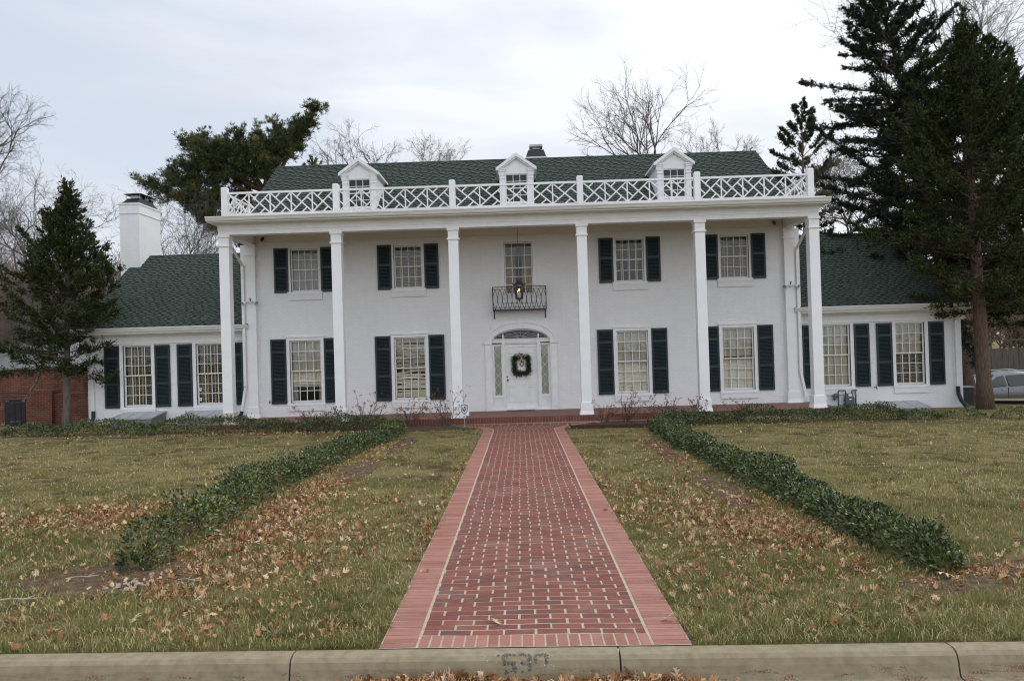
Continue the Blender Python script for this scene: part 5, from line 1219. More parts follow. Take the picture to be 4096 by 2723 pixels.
# far woods closing the horizon
g = np.random.default_rng(77); segs = []
for k in range(700):
    an = g.uniform(-1.15, 1.15); dd = g.uniform(65, 105); x = CAM.x+math.sin(an)*dd; y = CAM.y+math.cos(an)*dd
    if y < 30: continue
    h = g.uniform(6, 11)*(1+.2*math.sin(an*9)); z = G(x, y)-.3; p = np.array([x, y, z]); r = .14
    segs.append((p, p+np.array([g.normal(0, .4), 0, h*.6]), r, r*.6))
    for j in range(46):
        t = g.uniform(.2, .75); q = p+np.array([0, 0, h*t]); d = norm(np.array([g.normal(0, .7), g.normal(0, .7), g.uniform(.4, 1.2)])); Lb = h*g.uniform(.2, .42); e = q+d*Lb
        segs.append((q, e, .035, .02))
        for i in range(5):
            s = q+(e-q)*g.uniform(.3, 1); segs.append((s, s+norm(d+g.normal(0, .6, 3))*Lb*g.uniform(.3, .6), .016, .01))
V, F = tubes_np(segs, 3); tag(npmesh('distant_woods', V, F, 'bareb'), 'far leafless woods on the horizon', kind='stuff')

# ================================================================== ROSE BUSHES IN THE BEDS
def rose(x, y, h, sp, seed, label, red=.5):
    g = np.random.default_rng(seed); z = G(x, y)+.03; root = empty('rose_bush', (x, y, z), label, 'rose bush', 'bare rose bushes in the mulch beds')
    segs = []; hips = []
    def twig(p, d, Ln, r, k):
        q = p
        for i in range(3):
            d = norm(d+g.normal(0, .16, 3)); e = q+d*Ln/3; segs.append((q, e, r, r*.8)); q = e; r *= .85
            if k < 2 and g.random() < .75: twig(q, norm(d+g.normal(0, .6, 3)), Ln*g.uniform(.35, .6), r*.7, k+1)
        hips.append(q)
    for s in range(int(g.integers(8, 12))):
        a = g.uniform(0, 6.283); d = norm(np.array([math.cos(a)*sp, math.sin(a)*sp*.7, 1.])); twig(np.array([g.normal(0, .04), g.normal(0, .04), -.03]), d, h*g.uniform(.55, .95), .0105, 0)
    V, F = tubes_np(segs, 4); npmesh('stems', V, F, 'rose', None, root)
    H = np.array(hips); H = H[g.random(len(H)) < .8]; m = 5
    C = np.repeat(H, m, 0)+g.normal(0, .014, (len(H)*m, 3)); V, F = diamonds(C, g.normal(size=(len(C), 3)), g.uniform(.03, .058, len(C)), .028, g); npmesh('hips', V, F, 'hip', g.random(len(C)), root)['kind'] = 'stuff'
rose(-6.15, -.75, .62, .8, 1, 'low bare rose bush in front of the second lower window, leftmost of the bushes')
rose(-4.65, -.72, .95, .75, 2, 'tall rose bush thick with rusty hips left of the shield sign', 1)
rose(-5.35, -.68, .62, .6, 8, 'small bare rose bush in front of the second column')
rose(-3.35, -.80, .85, .8, 3, 'wide bare rose bush under the window left of the door')
rose(-2.15, -.95, .98, .85, 4, 'bare rose bush spreading behind the shield sign')
rose(2.35, -.95, .70, .55, 5, 'short rose bush with brown leaves just right of the path end')
rose(3.05, -.70, .92, .6, 6, 'upright bare rose bush right of the path beneath the shutter')
rose(4.15, -.62, .80, .7, 7, 'thin rose bush beneath the window right of the door')
rose(5.35, -.55, .72, .6, 9, 'sparse rose bush in front of the fifth column')
rose(6.35, -.55, .55, .8, 10, 'faint low rose bush behind the right hedge')

# ================================================================== THINGS ON AND ROUND THE HOUSE
def bez(o, w_=.006, s=2):
    b = o.modifiers.new('bevel', 'BEVEL'); b.width = w_; b.segments = s; b.limit_method = 'ANGLE'; return o
# hanging lantern
LX0, LY0 = 0.0, 1.10
root = empty('hanging_lantern', (LX0, LY0, 3.50), 'black hexagonal porch lantern with a lit amber lamp hanging from a chain', 'lantern')
mb = MB()
def hexp(r, z, ph=0): return [(r*math.cos(math.pi/3*k+ph), r*math.sin(math.pi/3*k+ph), z) for k in range(6)]
zt, zb, rt, rb = .53, .14, .165, .115
for k in range(6):
    a, b = hexp(rt, zt)[k], hexp(rb, zb)[k]; mb.bar(a, b, .014, .014, (a[0], a[1], 0))
def hexring(r0, z0, r1, z1): mb.add(hexp(r0, z0)+hexp(r1, z1), [(k, (k+1) % 6, 6+(k+1) % 6, 6+k) for k in range(6)])
for (r0, z0, r1, z1) in ((rb+.015, zb-.03, rb+.015, zb), (rb+.015, zb, 0, zb), (rb+.015, zb-.03, .05, zb-.06), (rt+.03, zt, rt+.03, zt+.03), (rt+.03, zt+.03, .07, zt+.11), (.07, zt+.11, .05, zt+.16), (.05, zt+.16, 0, zt+.19), (rt+.03, zt, 0, zt)): hexring(r0, z0, r1, z1)
for k in range(6):
    p = hexp(rt+.03, zt+.03)[k]; mb.lathe([(.014, 0), (.018, .03), (.004, .065)], 6, p)
mb.build('cage', 'iron', root)
mb = MB(); mb.lathe([(0, 0), (.02, .015), (.035, .04), (.015, .06), (.05, .085)], 10); mb.build('finial', 'knob', root, smooth=True)
mb = MB(); mb.add(hexp(rb-.004, zb)+hexp(rt-.004, zt), [(k, (k+1) % 6, 6+(k+1) % 6, 6+k) for k in range(6)]); mb.build('glazing', 'lglass', root, fix=False)
mb = MB(); mb.lathe([(0, .36), (.010, .365), (.017, .39), (.010, .42), (0, .44)], 10); mb.lathe([(0, .32), (.010, .325), (.012, .35), (0, .37)], 8, (-.05, .03, 0)); mb.build('lamp', 'bulb', root, smooth=True)
mb = MB()
for px, py, h in ((0, 0, .38), (-.05, .03, .32), (.05, .02, .30)): mb.tube([(px, py, zb-.02), (px, py, h)], .011, 8)
mb.build('candle', 'sign', root)
mb = MB(); z = zt+.17; i = 0
while z < 6.06-3.50:
    t = math.pi/2*(i % 2); pts = [(.012*math.cos(a)*math.cos(t), .012*math.cos(a)*math.sin(t), z+.026+.026*math.sin(a)) for a in np.linspace(0, 2*math.pi, 9)]
    mb.tube(pts, .0045, 4, cap=False); z += .043; i += 1
mb.lathe([(.05, 2.54), (.06, 2.56)], 10); mb.build('chain', 'iron', root, fix=False)
ld = bpy.data.lights.new('lantern_glow', 'POINT'); ld.energy = 1.2; ld.color = (1, .6, .3); ld.shadow_soft_size = .03
lo = bpy.data.objects.new('lantern_glow', ld); col.objects.link(lo); lo.parent = root; lo.location = (0, .0, .43)
# wreath
g = np.random.default_rng(81); root = empty('wreath', (0.0, DY-.05, 1.50), 'square evergreen wreath with a plaid ribbon hanging on the white front door', 'wreath')
n = 2600; t = g.random(n)*4; s = (t % 1)*2-1; side = t.astype(int); Rr = .215
px = np.where(side == 0, s, np.where(side == 1, 1, np.where(side == 2, s, -1)))*Rr; pz = np.where(side == 0, 1, np.where(side == 1, s, np.where(side == 2, -1, s)))*Rr*1.2
rad_ = np.hypot(px, pz*.85); k = np.minimum(1, .275/np.maximum(rad_, .01)); px, pz = px*k, pz*k
C = np.stack([px+g.normal(0, .036, n), -np.abs(g.normal(0, .03, n)), pz+g.normal(0, .036, n)], 1); D = np.stack([px*1.5+g.normal(0, .35, n), -np.abs(g.normal(.15, .2, n)), pz*1.2+g.normal(0, .35, n)-.15], 1)
V, F = diamonds(C, D, g.uniform(.05, .12, n), .018, g); npmesh('greens', V, F, 'wreath', g.random(n), root)
mb = MB()
for sx in (-1, 1):
    mb.tube([(0, -.06, .27), (sx*.06, -.09, .33), (sx*.14, -.08, .34), (sx*.17, -.06, .30), (sx*.10, -.07, .26), (0, -.06, .27)], [.012, .03, .035, .03, .022, .012], 6)
    mb.bar((0, -.075, .27), (sx*.05+.02, -.085, .06), .045, .006)
mb.lathe([(0, -.03), (.03, 0), (0, .03)], 8, (0, -.07, .27)); mb.build('ribbon', 'ribbon', root, smooth=True)
# door mat
mb = MB(); mb.box(-.52, .40, -.17, .17, 0, .018); o = mb.build('door_mat', 'mat', None, (.0, YW-.24, .0)); bez(o, .006); tag(o, 'brown doormat on the porch in front of the door', 'doormat')
# corner floodlights
def flood(s, lab):
    root = empty('floodlight', (s*8.895, YW-.16, 3.83), lab, 'floodlight', 'twin floodlights on the corner pilasters')
    mb = MB(); mb.lathe([(0, -.045), (.05, -.04), (.06, 0)], 14, (0, 0, 0), 'y'); mb.tube([(-.16, -.05, 0), (-.08, -.065, .03), (0, -.05, .01), (.08, -.065, .03), (.16, -.05, 0)], .014, 8); mb.build('mount', 'white', root, smooth=True)
    mb = MB(); mb.tube([(0, -.04, .04), (0, -.06, .10), (0, -.09, .13)], [.018, .02, .022], 8); mb.build('motion_sensor', 'iron', root)
    for q in (-1, 1):
        mb = MB(); c = Vector((q*.16, -.05, 0)); d = Vector((q*.55, -.7, -.35)).normalized()
        mb.tube([c-d*.05, c, c+d*.03, c+d*.10, c+d*.12], [.02, .035, .045, .062, .064], 14, cap=False); mb.build('lamp_head', 'white', root, smooth=True, fix=False)
        mb = MB(); mb.tube([c+d*.105, c+d*.112], [.058, .05], 14); mb.build('lens', 'metal', root)
flood(-1, 'white twin floodlight on the left corner pilaster'); flood(1, 'white twin floodlight on the right corner pilaster')
for x, lab, mm in ((-8.45, 'small dark security camera under the left end of porch ceiling', 'iron'), (8.42, 'small security camera under the right end of porch ceiling', 'meter')):
    root = empty('security_camera', (x, YW-.05, 5.95), lab, 'camera', 'porch security cameras')
    mb = MB(); mb.tube([(0, .0, .08), (0, -.06, .05), (.0, -.10, 0)], .018, 8); mb.build('bracket', 'white', root)
    mb = MB(); mb.tube([(0, -.08, 0), (0, -.12, -.03), (0, -.20, -.08)], [.045, .055, .05], 12); mb.build('housing', mm, root)
# yard sign
root = empty('yard_sign', (-1.685, -.95, G(-1.685, -.95)), 'white security sign with a dark shield emblem on a metal stake', 'sign', rz=R(-4))
mb = MB(); mb.box(-.012, .012, -.006, .006, -.1, .50); mb.build('stake', 'metal', root)
mb = MB(); mb.box(-.135, .135, -.016, -.006, .34, .70); sg = mb.build('sign_panel', 'sign', root); bez(sg, .004)
def shield(k, y, m): 
    o = [(-.10, .66), (-.05, .665), (0, .685), (.05, .665), (.10, .66), (.105, .56), (.085, .47), (.045, .41), (0, .375), (-.045, .41), (-.085, .47), (-.105, .56)]
    return [(x*k, y, .535+(z-.535)*k) for x, z in o]
mb = MB(); mb.prism(shield(1.0, -.0185, 0), (0, .002, 0), 0); mb.prism(shield(.86, -.0205, 0), (0, .002, 0), 1); mb.prism(shield(.78, -.0222, 0), (0, .0015, 0), 0); mb.prism(shield(.73, -.0238, 0), (0, .0015, 0), 1)
w_ = [(0, .50), (-.02, .53), (-.05, .60), (-.062, .57), (-.05, .525), (-.03, .485), (-.012, .47), (0, .45), (.012, .47), (.03, .485), (.05, .525), (.062, .57), (.05, .60), (.02, .53)]
mb.prism([(x, -.0255, z) for x, z in w_], (0, .0015, 0), 0); mb.prism([(x, -.0255, z) for x, z in ((-.014, .54), (.014, .54), (.010, .58), (-.010, .58))], (0, .0015, 0), 0)
mb.build('emblem', ['ink', 'sign'], root)
# gas meter
root = empty('gas_meter', (10.62, YWG-.14, G(10.6, 2.4)), 'grey gas meter and pipework on the right wing wall beside the column', 'gas meter')
gz0 = -G(10.6, 2.4)
mb = MB(); mb.tube([(-.17, 0, 0), (-.17, 0, .60+0), (-.15, 0, .63), (.06, 0, .63), (.08, 0, .60), (.08, 0, .50)], .022, 10); mb.tube([(.28, 0, .50), (.28, 0, .60), (.30, 0, .63), (.46, 0, .63)], .022, 10); mb.tube([(.40, .0, 0), (.40, 0, .62)], .024, 10)
for p in ((-.17, .18), (-.17, .33), (-.17, .45), (.08, .52), (.28, .52)): mb.lathe([(.03, -.025), (.036, 0), (.03, .025)], 8, (p[0], 0, p[1]))
mb.build('pipes', 'meter', root, smooth=True)
mb = MB(); mb.lathe([(.0, -.05), (.075, -.045), (.085, 0), (.075, .035), (.03, .05), (0, .05)], 14, (-.27, 0, .46), 'y'); mb.tube([(-.27, 0, .46), (-.17, 0, .46)], .022, 8); mb.lathe([(.0, -.035), (.05, -.03), (.05, .03), (0, .035)], 12, (-.31, -.04, .38), 'y'); mb.build('regulator', 'meter', root, smooth=True)
mb = MB(); mb.box(.03, .33, -.10, .08, .17, .40); mb.frus(.05, .31, -.08, .06, .10, .03, .33, -.10, .08, .17); mb.frus(.03, .33, -.10, .08, .40, .08, .28, -.07, .05, .47); mb.box(.10, .27, -.085, -.05, .42, .54); o = mb.build('meter_body', 'meter', root); bez(o, .02, 3)
mb = MB(); mb.box(.13, .25, -.089, -.0855, .45, .52, 0); mb.box(.15, .22, -.104, -.1005, .33, .37, 0); mb.build('dial', 'sign', root)
# hose bib, vent cap
root = empty('hose_tap', (11.73, YWG-.02, .40), 'small green outdoor tap between two shutters of the right wing', 'tap')
mb = MB(); mb.tube([(0, .02, 0), (0, -.09, 0), (0, -.13, -.05)], [.016, .018, .016], 8); mb.lathe([(.03, 0), (.032, .006)], 10, (0, 0, 0), 'y'); mb.build('spout', 'meter', root); mb = MB(); mb.tube([(0, -.06, 0), (0, -.075, .06)], .008, 6); mb.lathe([(0, 0), (.035, .004), (.035, .014), (0, .018)], 10, (0, -.075, .06)); mb.build('handle', 'shutter', root)
zv = G(-13.65, 2.0); mb = MB(); mb.lathe([(.055, -.1), (.055, .16), (.065, .16), (.065, .21), (0, .215)], 14); o = mb.build('vent_pipe', 'white', None, (-13.62, 2.2, zv), smooth=False); tag(o, 'short white capped pipe by the foot of the left wing wall', 'pipe')
# window well covers
def wellbox(x0, x1, y0, lab, h0, h1, zb):
    root = empty('window_well', ((x0+x1)/2, (y0+YWG)/2, zb), lab, 'window well', 'basement window wells'); W2 = (x1-x0)/2; d = (YWG-.02-y0)/2
    mb = MB(); t = .03
    mb.prism([(-W2, -d, -.1), (-W2, d, -.1), (-W2, d, h1-.03), (-W2, -d, h0-.03)], (t, 0, 0)); mb.prism([(W2-t, -d, -.1), (W2-t, d, -.1), (W2-t, d, h1-.03), (W2-t, -d, h0-.03)], (t, 0, 0)); mb.box(-W2+t, W2-t, -d, -d+t, -.1, h0-.03); mb.build('surround', 'wellwall', root)
    mb = MB(); e = .03
    def qd(xa, xb, ya, yb_, dz=0): 
        f = lambda y: h0+(h1-h0)*(y+d)/(2*d)+dz
        mb.add([(xa, ya, f(ya)), (xb, ya, f(ya)), (xb, yb_, f(yb_)), (xa, yb_, f(yb_)), (xa, ya, f(ya)-.03), (xb, ya, f(ya)-.03), (xb, yb_, f(yb_)-.03), (xa, yb_, f(yb_)-.03)], [(0, 1, 2, 3), (4, 7, 6, 5), (0, 4, 5, 1), (1, 5, 6, 2), (2, 6, 7, 3), (3, 7, 4, 0)])
    X0, X1 = -W2-e, W2+e
    for a, b in ((X0, X0+.04), (X1-.04, X1), (-.0-W2/3-.015, -W2/3+.015), (W2/3-.015, W2/3+.015)): qd(a, b, -d-e, d)
    qd(X0+.04, X1-.04, -d-e, -d-e+.04); qd(X0+.04, X1-.04, d-.04, d)
    mb.build('cover_frame', 'metal', root)
    mb = MB(); f = lambda y: h0+(h1-h0)*(y+d)/(2*d)-.008
    mb.add([(X0+.02, -d-e+.02, f(-d)), (X1-.02, -d-e+.02, f(-d)), (X1-.02, d-.02, f(d)), (X0+.02, d-.02, f(d))], [(0, 1, 2, 3)]); mb.build('cover_sheet', 'plastic', root)
wellbox(-13.35, -12.0, 1.45, 'clear covered window well under the first window of left wing', .27, .42, G(-12.6, 1.5)); wellbox(-11.15, -9.8, 1.45, 'clear covered window well half hidden by the left corner column', .27, .42, G(-10.4, 1.5)); wellbox(11.75, 13.05, 1.55, 'low grey window well cover at the foot of the right wing', .10, .24, G(12.4, 1.6))
for x in (-7.0, -5.95): pass
# valve box on the porch edge, hose tap left
mb = MB(); mb.lathe([(.035, 0), (.035, .16), (.0, .165)], 10); o = mb.build('ground_light', 'blackmetal', None, (-5.75, -.55, G(-5.75, -.55))); tag(o, 'short black post light at the porch edge left of the second column', 'post light')
root = empty('hose_tap', (-8.38, YW-.02, .52), 'small green outdoor tap beside the first lower shutter left', 'tap')
mb = MB(); mb.tube([(0, .02, 0), (0, -.07, 0), (0, -.10, -.05)], .015, 8); mb.build('spout', 'meter', root); mb = MB(); mb.lathe([(0, .0), (.032, .004), (.032, .014), (0, .018)], 10, (0, -.05, .03)); mb.build('handle', 'shutter', root)
# air conditioner
zb = G(15.0, 3.4); root = empty('air_conditioner', (15.03, 3.45, zb), 'dark air conditioning unit behind the right wing corner', 'air conditioner')
mb = MB(); mb.box(-.30, .30, -.30, .30, 0, .06); mb.box(-.28, .28, -.28, .28, .06, .60); o = mb.build('casing', 'iron', root); mb = MB()
for k in range(11): mb.box(-.295, .295, -.295, .295, .09+k*.047, .105+k*.047)
mb.build('louvres', 'blackmetal', root); mb = MB(); mb.box(-.31, .31, -.31, .31, .61, .64); mb.build('top', 'metal', root)
# chandelier lamps seen through the second window of the left wing
root = empty('chandelier', (-10.27, 4.3, 2.05), 'lit brass chandelier glowing behind the second window of the left wing', 'chandelier')
mb = MB(); mb.tube([(0, 0, .85), (0, 0, -.05)], .012, 8); mb.lathe([(0, -.12), (.05, -.08), (.03, 0), (.02, .1)], 10)
for k in range(6):
    a = k*math.pi/3+.5; mb.tube([(0, 0, -.03), (.1*math.cos(a), .1*math.sin(a), -.09), (.22*math.cos(a), .22*math.sin(a), -.02), (.25*math.cos(a), .25*math.sin(a), .08)], .009, 6)
mb.build('arms', 'knob', root, smooth=True); mb = MB()
for k in range(6):
    a = k*math.pi/3+.5; mb.lathe([(0, .08), (.025, .10), (.033, .135), (.02, .17), (0, .19)], 10, (.25*math.cos(a), .25*math.sin(a), 0))
mb.build('candle_lamps', 'bulb', root, smooth=True)

# ================================================================== LEFT GARDEN WALLS, GATE, SHED
zb = -.75
mb = MB(); mb.box(-17.02, -14.66, 4.62, 4.90, zb, .80); mb.box(-17.02, -14.66, 4.60, 4.92, .80, .91); o = mb.build('garden_wall', 'bbrick'); tag(o, 'red brick garden wall joining the left wing behind the cedar', 'wall')
mb = MB(); mb.box(-17.90, -17.02, 4.45, 5.05, zb, .93); mb.box(-17.92, -17.00, 4.43, 5.07, .93, 1.04); o = mb.build('gate_pillar', 'bbrick'); tag(o, 'square red brick pillar right of the iron gate', 'pillar')
mb = MB(); mb.box(-24.5, -17.15, 7.9, 8.2, zb, 1.62); mb.box(-17.6, -17.15, 6.8, 7.9, zb, 1.62); mb.box(-24.52, -17.13, 7.88, 8.22, 1.62, 1.70); o = mb.build('garden_wall', 'bbrick'); tag(o, 'tall red brick wall behind the gate and pillar', 'wall')
mb = MB(); mb.box(-17.15, -14.7, 8.6, 8.9, zb, 1.60); mb.box(-17.13, -14.7, 8.58, 8.92, 1.60, 1.68); o = mb.build('garden_wall', 'bbrick'); tag(o, 'recessed stretch of red brick wall nearest the left chimney', 'wall')
root = empty('garden_gate', (-18.5, 4.7, -.35), 'black iron garden gate with rectangular panels and scroll corners', 'gate')
mb = MB(); x0, x1, h = -.62, .56, 1.28
for x in (x0, x1-.03): mb.box(x, x+.03, -.015, .015, .0, h)
for z in (.0, .10, h-.22, h-.12, h-.02): mb.box(x0+.03, x1-.03, -.012, .012, z, z+.022)
mb.box(x0-.12, x0-.05, -.04, .04, -.1, h+.12); mb.box(x0-.1, x1+.06, -.02, .02, h+.03, h+.06)
for x in (-.40, -.24, -.02, .20, .36): mb.box(x, x+.016, -.010, .010, .12, h-.22)
for sx in (-1, 1):
    for z in (.14, h-.42):
        cx_ = -.03+sx*.46; mb.box(cx_-.07, cx_+.07, -.009, .009, z, z+.014); mb.box(cx_-.07, cx_-.056, -.009, .009, z+.014, z+.14); mb.box(cx_-.07, cx_+.04, -.009, .009, z+.14, z+.154); mb.box(cx_+.026, cx_+.04, -.009, .009, z+.06, z+.14)
mb.build('gate_frame', 'blackmetal', root)
for a, b, c, d in ((-.385, -.255, .16, h-.30), (-.21, -.03, .30, h-.32), (.01, .19, .30, h-.32), (.225, .35, .16, h-.30), (-.24, .22, .125, .26), (-.24, .22, h-.30, h-.225)):
    mb = MB(); mb.box(a, b, -.006, .006, c, d); mb.build('gate_panel', 'blackmetal', root)
root = empty('garden_shed', (-21.5, 15, -1), 'grey roofed outbuilding behind the brick walls at left', 'shed')
mb = MB(); mb.box(-3.5, 3.6, -2, 2, 0, 2.9); mb.build('wall', 'wood', root)
mb = MB(); mb.prism([(-3.8, -2.4, 2.85), (-3.8, 0, 4.0), (-3.8, 2.4, 2.85), (-3.8, 2.4, 2.75), (-3.8, 0, 3.9), (-3.8, -2.4, 2.75)], (7.7, 0, 0)); mb.build('roof', 'greyroof', root)

# ================================================================== CAR, FENCE AT RIGHT
def car():
    cx_, cy_ = 20.85, 11.9; zg = -1.32
    root = empty('parked_car', (cx_, cy_, zg), 'silver estate car parked beyond the big cedar trunk at the right edge', 'car', rz=0)
    # side outline stations along x (front at -x): (x, sill z, belt z, roof z, half width, roof half width)
    st = [(-2.35, .42, .62, .64, .62, .55), (-2.25, .32, .80, .84, .80, .70), (-1.75, .28, .93, .97, .90, .80), (-1.05, .27, 1.02, 1.05, .93, .82), (-.45, .26, 1.04, 1.44, .935, .66), (.05, .26, 1.05, 1.62, .94, .62), (.7, .26, 1.06, 1.69, .94, .62), (1.4, .26, 1.09, 1.67, .94, .62), (1.9, .28, 1.12, 1.56, .93, .62), (2.25, .33, 1.12, 1.20, .88, .66), (2.36, .45, .95, 1.0, .78, .62)]
    mb = MB(); ring = []
    for x, zs, zb_, zr_, hw_, rw in st:
        h = [(0, zs-.02), (hw_*.86, zs-.02), (hw_*.97, zs+.10), (hw_*1.0, (zs+zb_)*.5), (hw_*.985, zb_-.10), (hw_*.955, zb_), (rw+(hw_-rw)*.06*0, zr_-.07 if zr_-zb_ > .2 else zr_-.01), (rw*.86, zr_-.01 if zr_-zb_ > .2 else zr_), (0, zr_+.012)]
        ring.append([(x, -y, z) for y, z in h]+[(x, y, z) for y, z in h[-2:0:-1]])
    n = len(ring[0]); mb.add([p for r in ring for p in r], [(i*n+k, i*n+(k+1) % n, (i+1)*n+(k+1) % n, (i+1)*n+k) for i in range(len(ring)-1) for k in range(n)]+[tuple(range(n)), tuple((len(ring)-1)*n+k for k in range(n))])
    b = mb.build('body', 'carw', root, smooth=True)
    for s in (-1, 1):
        def gl(q, nm='side_window'):
            mb = MB(); o = []
            for x, f in q:                      # f: 0 belt, 1 roof edge
                a = np.interp(x, [r[0] for r in st], [r[2] for r in st]); r_ = np.interp(x, [r[0] for r in st], [r[3] for r in st])-.075; w0 = np.interp(x, [r[0] for r in st], [r[4] for r in st])*.955; w1 = np.interp(x, [r[0] for r in st], [r[5] for r in st])
                o.append((x, s*(w0+(w1-w0)*f+.045), a+(r_-a)*f))
            mb.add(o, [tuple(range(len(o)))]); mb.build(nm, 'carg', root, fix=False)
            mb = MB(); mb.add([(x, y-s*.012, z) for x, y, z in o], [tuple(range(len(o)))]); mb.build('window_tint', 'blackmetal', root, fix=False)
        gl([(-.62, .05), (.30, .05), (.30, .92), (.02, .92), (-.30, .62)]); gl([(.40, .05), (1.28, .05), (1.20, .92), (.40, .92)]); gl([(1.38, .05), (1.82, .12), (1.62, .85), (1.30, .92)])
        mb = MB(); mb.bar((.08, s*.955, .93), (.26, s*.955, .93), .035, .03, (0, 1, 0)); mb.bar((1.02, s*.955, .95), (1.20, s*.955, .95), .035, .03, (0, 1, 0)); mb.build('door_handle', 'metal', root)
        mb = MB(); 
        for x in (-.62, .35, 1.32): mb.box(x-.006, x+.006, s*.93-.02, s*.93+.02, .36, 1.0)
        mb.box(-1.1, 1.4, s*.94-.015, s*.94+.012, .40, .46); mb.build('side_trim', 'blackmetal', root)
        mb = MB(); mb.tube([(-.1, s*.58, 1.67), (.1, s*.58, 1.72), (1.4, s*.58, 1.74), (1.7, s*.58, 1.68)], .018, 8); mb.build('roof_rail', 'metal', root)
        for x in (-1.45, 1.42):
            mb = MB(); mb.lathe([(.20, -.11), (.33, -.11), (.355, -.07), (.355, .07), (.33, .11), (.20, .11)], 24, (x, s*.82, .355), 'y'); wv = mb.build('wheel', 'tyre', root, smooth=True)
            mb = MB(); mb.lathe([(0, -.02), (.06, -.03), (.21, 0), (.21, .02)] if s < 0 else [(0, .02), (.06, .03), (.21, 0), (.21, -.02)], 20, (x, s*.92, .355), 'y'); mb.build('rim', 'metal', wv, smooth=True)
            mb = MB(); mb.lathe([(0, -.02), (.41, -.02), (.41, .05), (0, .05)], 24, (x, s*.925, .37), 'y'); mb.build('wheel_arch', 'tyre', root)
        mb = MB(); mb.box(-2.30, -1.95, s*.70-.1, s*.70+.1, .70, .82); mb.build('headlight', 'metal', root)
    mb = MB(); mb.bar((-.95, 0, 1.08), (-.10, 0, 1.60), 1.30, .02, (.5, 0, 1)); mb.build('windscreen', 'carg', root)
car()
mb = MB(); zf = -.62; rg = random.Random(4)
for k in range(100):
    x = 18.+k*.155; mb.box(x, x+.145, 21.0+(.03 if k % 2 else 0), 21.03+(.03 if k % 2 else 0), zf-.3, zf+1.85+rg.uniform(-.01, .01), 0)
    if k % 3 == 0: mb.box(x, x+.04, 21., 21.04, zf+1.85, zf+2.3)
mb.box(18, 33.5, 20.97, 21.07, zf+2.28, zf+2.35); mb.box(18, 33.5, 21.07, 21.12, zf+.3, zf+.4); mb.box(18, 33.5, 21.07, 21.12, zf+1.3, zf+1.4)
root = tag(mb.build('board_fence', 'wood'), 'weathered grey board fence with open top rail beyond the parked car', 'fence')
mb = MB(); vs = [(17.2, 10.2), (40, 9.6), (40, 16.5), (18.5, 15.5)]
mb.add([(x, y, G(x, y)+.012) for x, y in vs], [(0, 1, 2, 3)]); tag(mb.build('driveway', 'kerb'), 'concrete driveway behind the right lawn', kind='structure')
mb = MB(); mb.box(14.75, 16.0, 6.4, 9.5, -1.0, 1.9); mb.box(14.70, 16.05, 6.35, 9.55, 1.9, 2.0); o = mb.build('utility_box', 'wellwall'); tag(o, 'dark grey lean-to against the far side of the right wing', 'lean-to')

# ================================================================== STONES, STICKS, HOUSE NUMBER
rg = random.Random(12)
mb = MB()
import bmesh
for k in range(15):
    bm = bmesh.new(); bmesh.ops.create_icosphere(bm, subdivisions=2, radius=1)
    s = (rg.uniform(.025, .07), rg.uniform(.018, .035), rg.uniform(.010, .020))
    for v in bm.verts:
        f = 1+.25*math.sin(v.co.x*5+k)*math.cos(v.co.y*4+k*2); v.co = Vector((v.co.x*s[0]*f, v.co.y*s[1]*f, v.co.z*s[2]*f))
    bm.normal_update(); me = bpy.data.meshes.new('pale_stone'); bm.to_mesh(me); bm.free(); me.materials.append(MT['stonew'])
    a = rg.uniform(0, 6.28); q = abs(rg.gauss(0, .20)); x, y = -3.72+q*1.3*math.cos(a), -16.55+q*.7*math.sin(a)
    o = bpy.data.objects.new('pale_stone', me); o.location = (x, y, G(x, y)+.022+.02*rg.random()*(q < .12)); o.rotation_euler = (rg.uniform(-.4, .4), rg.uniform(-.3, .3), rg.uniform(0, 3.1)); col.objects.link(o)
    tag(o, 'pale weathered stone in the small heap at the near end of left hedge', 'stone', 'pale stones heaped by the left hedge')
for k, (x, y, a, L_, lab) in enumerate(((-4.55, -16.95, .15, .42, 'long pale stick on the grass left of the stone heap'), (-4.35, -16.25, .35, .30, 'thin grey stick on bare soil at the left hedge end'), (-3.2, -16.45, -.25, .25, 'short broken stick right of the stone heap'), (-5.3, -16.3, .5, .22, 'little grey twig in grass further left of the hedge end'))):
    mb = MB(); r = .010 if k == 0 else .007
    mb.tube([(-L_/2, 0, .012), (-L_/6, .012, .02), (L_/6, -.008, .015), (L_/2, .01, .012)], [r*.7, r, r*.9, r*.5], 6); mb.tube([(L_/6, -.008, .015), (L_/3, .06, .03)], [r*.5, r*.3], 5)
    o = mb.build('stick', 'stonew', None, (x, y, G(x, y)+.012)); o.rotation_euler = (0, 0, a); tag(o, lab, 'stick', 'sticks near the left hedge')
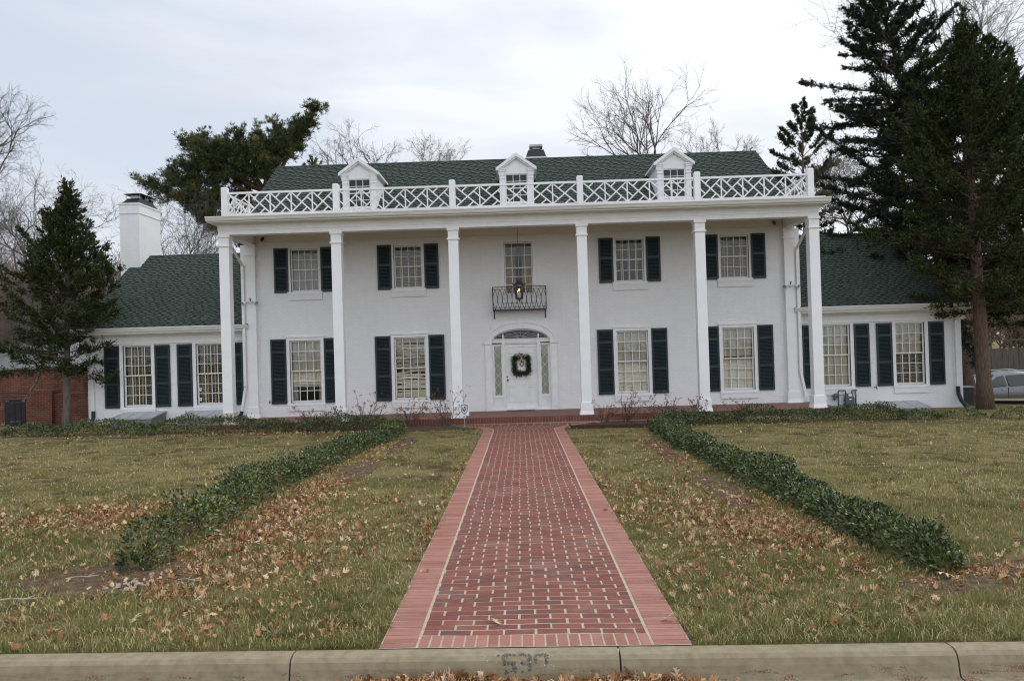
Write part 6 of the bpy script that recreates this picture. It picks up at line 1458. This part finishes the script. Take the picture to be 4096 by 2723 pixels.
# worn painted number on the kerb face
arc = [(kprof[i], math.dist(kprof[i], kprof[i-1]) if i else 0) for i in range(1, 6)]
def kface(s):                                    # point on the kerb profile at arc length s below the top edge
    i = 1
    while i < 6:
        a, b = kprof[i], kprof[i+1]; d = math.dist(a, b)
        if s <= d or i == 5: break
        s -= d; i += 1
    t = s/d; p = (a[0]+(b[0]-a[0])*t, a[1]+(b[1]-a[1])*t); nn = Vector((0, (b[1]-a[1]), -(b[0]-a[0]))).normalized()
    if nn.y > 0: nn = -nn
    return p, nn
SEG = {'1': 'bc', '5': 'afgcd', '3': 'abgcd', '0': 'abcdef'}
def stroke(ch):
    w, h = 1., 1.; pts = {'a': ((0, 0), (1, 0)), 'b': ((1, 0), (1, .5)), 'c': ((1, .5), (1, 1)), 'd': ((0, 1), (1, 1)), 'e': ((0, .5), (0, 1)), 'f': ((0, 0), (0, .5)), 'g': ((0, .5), (1, .5))}
    return [pts[s] for s in SEG[ch]]
mb = MB(); cw, chh, x0 = .070, .120, -.235
def cell(x, s, sz, m, dn):
    q = []
    for dx_, ds in ((-sz, -sz), (sz, -sz), (sz, sz), (-sz, sz)):
        p, nn = kface(max(0, s+ds)); q.append((x+dx_, float(yk(x+dx_))+p[0]+nn.y*dn, KZ+p[1]+nn.z*dn))
    mb.add(q, [(0, 1, 2, 3)], m)
wear = {'1': .86, '5': .50, '3': .60, '0': .72}
hn = empty('house_number', (0, 0, 0), 'worn black house number painted on the kerb face', 'house number')
for j, ch in enumerate('1530'):
    mb = MB()
    for (a, b) in stroke(ch):
        for k in range(44):
            t = rg.random(); x = x0+j*.112+(a[0]+(b[0]-a[0])*t)*cw+rg.gauss(0, .006); s = .035+(a[1]+(b[1]-a[1])*t)*chh+rg.gauss(0, .006)
            lower = (s-.035)/chh
            if rg.random() > wear[ch]*(1+.6*lower): cell(x, s, rg.uniform(.0035, .0075), 0, .002+rg.uniform(0, .0009))
    mb.build('digit', 'paint', hn, fix=False)
mb = MB()
for k in range(26):
    cell(x0+rg.uniform(-.05, .50), .03+rg.random()*.11, rg.uniform(.0015, .0045), 1, .0034+rg.uniform(0, .0006))
mb.build('paint_specks', ['paint', 'wpaint'], hn, fix=False)
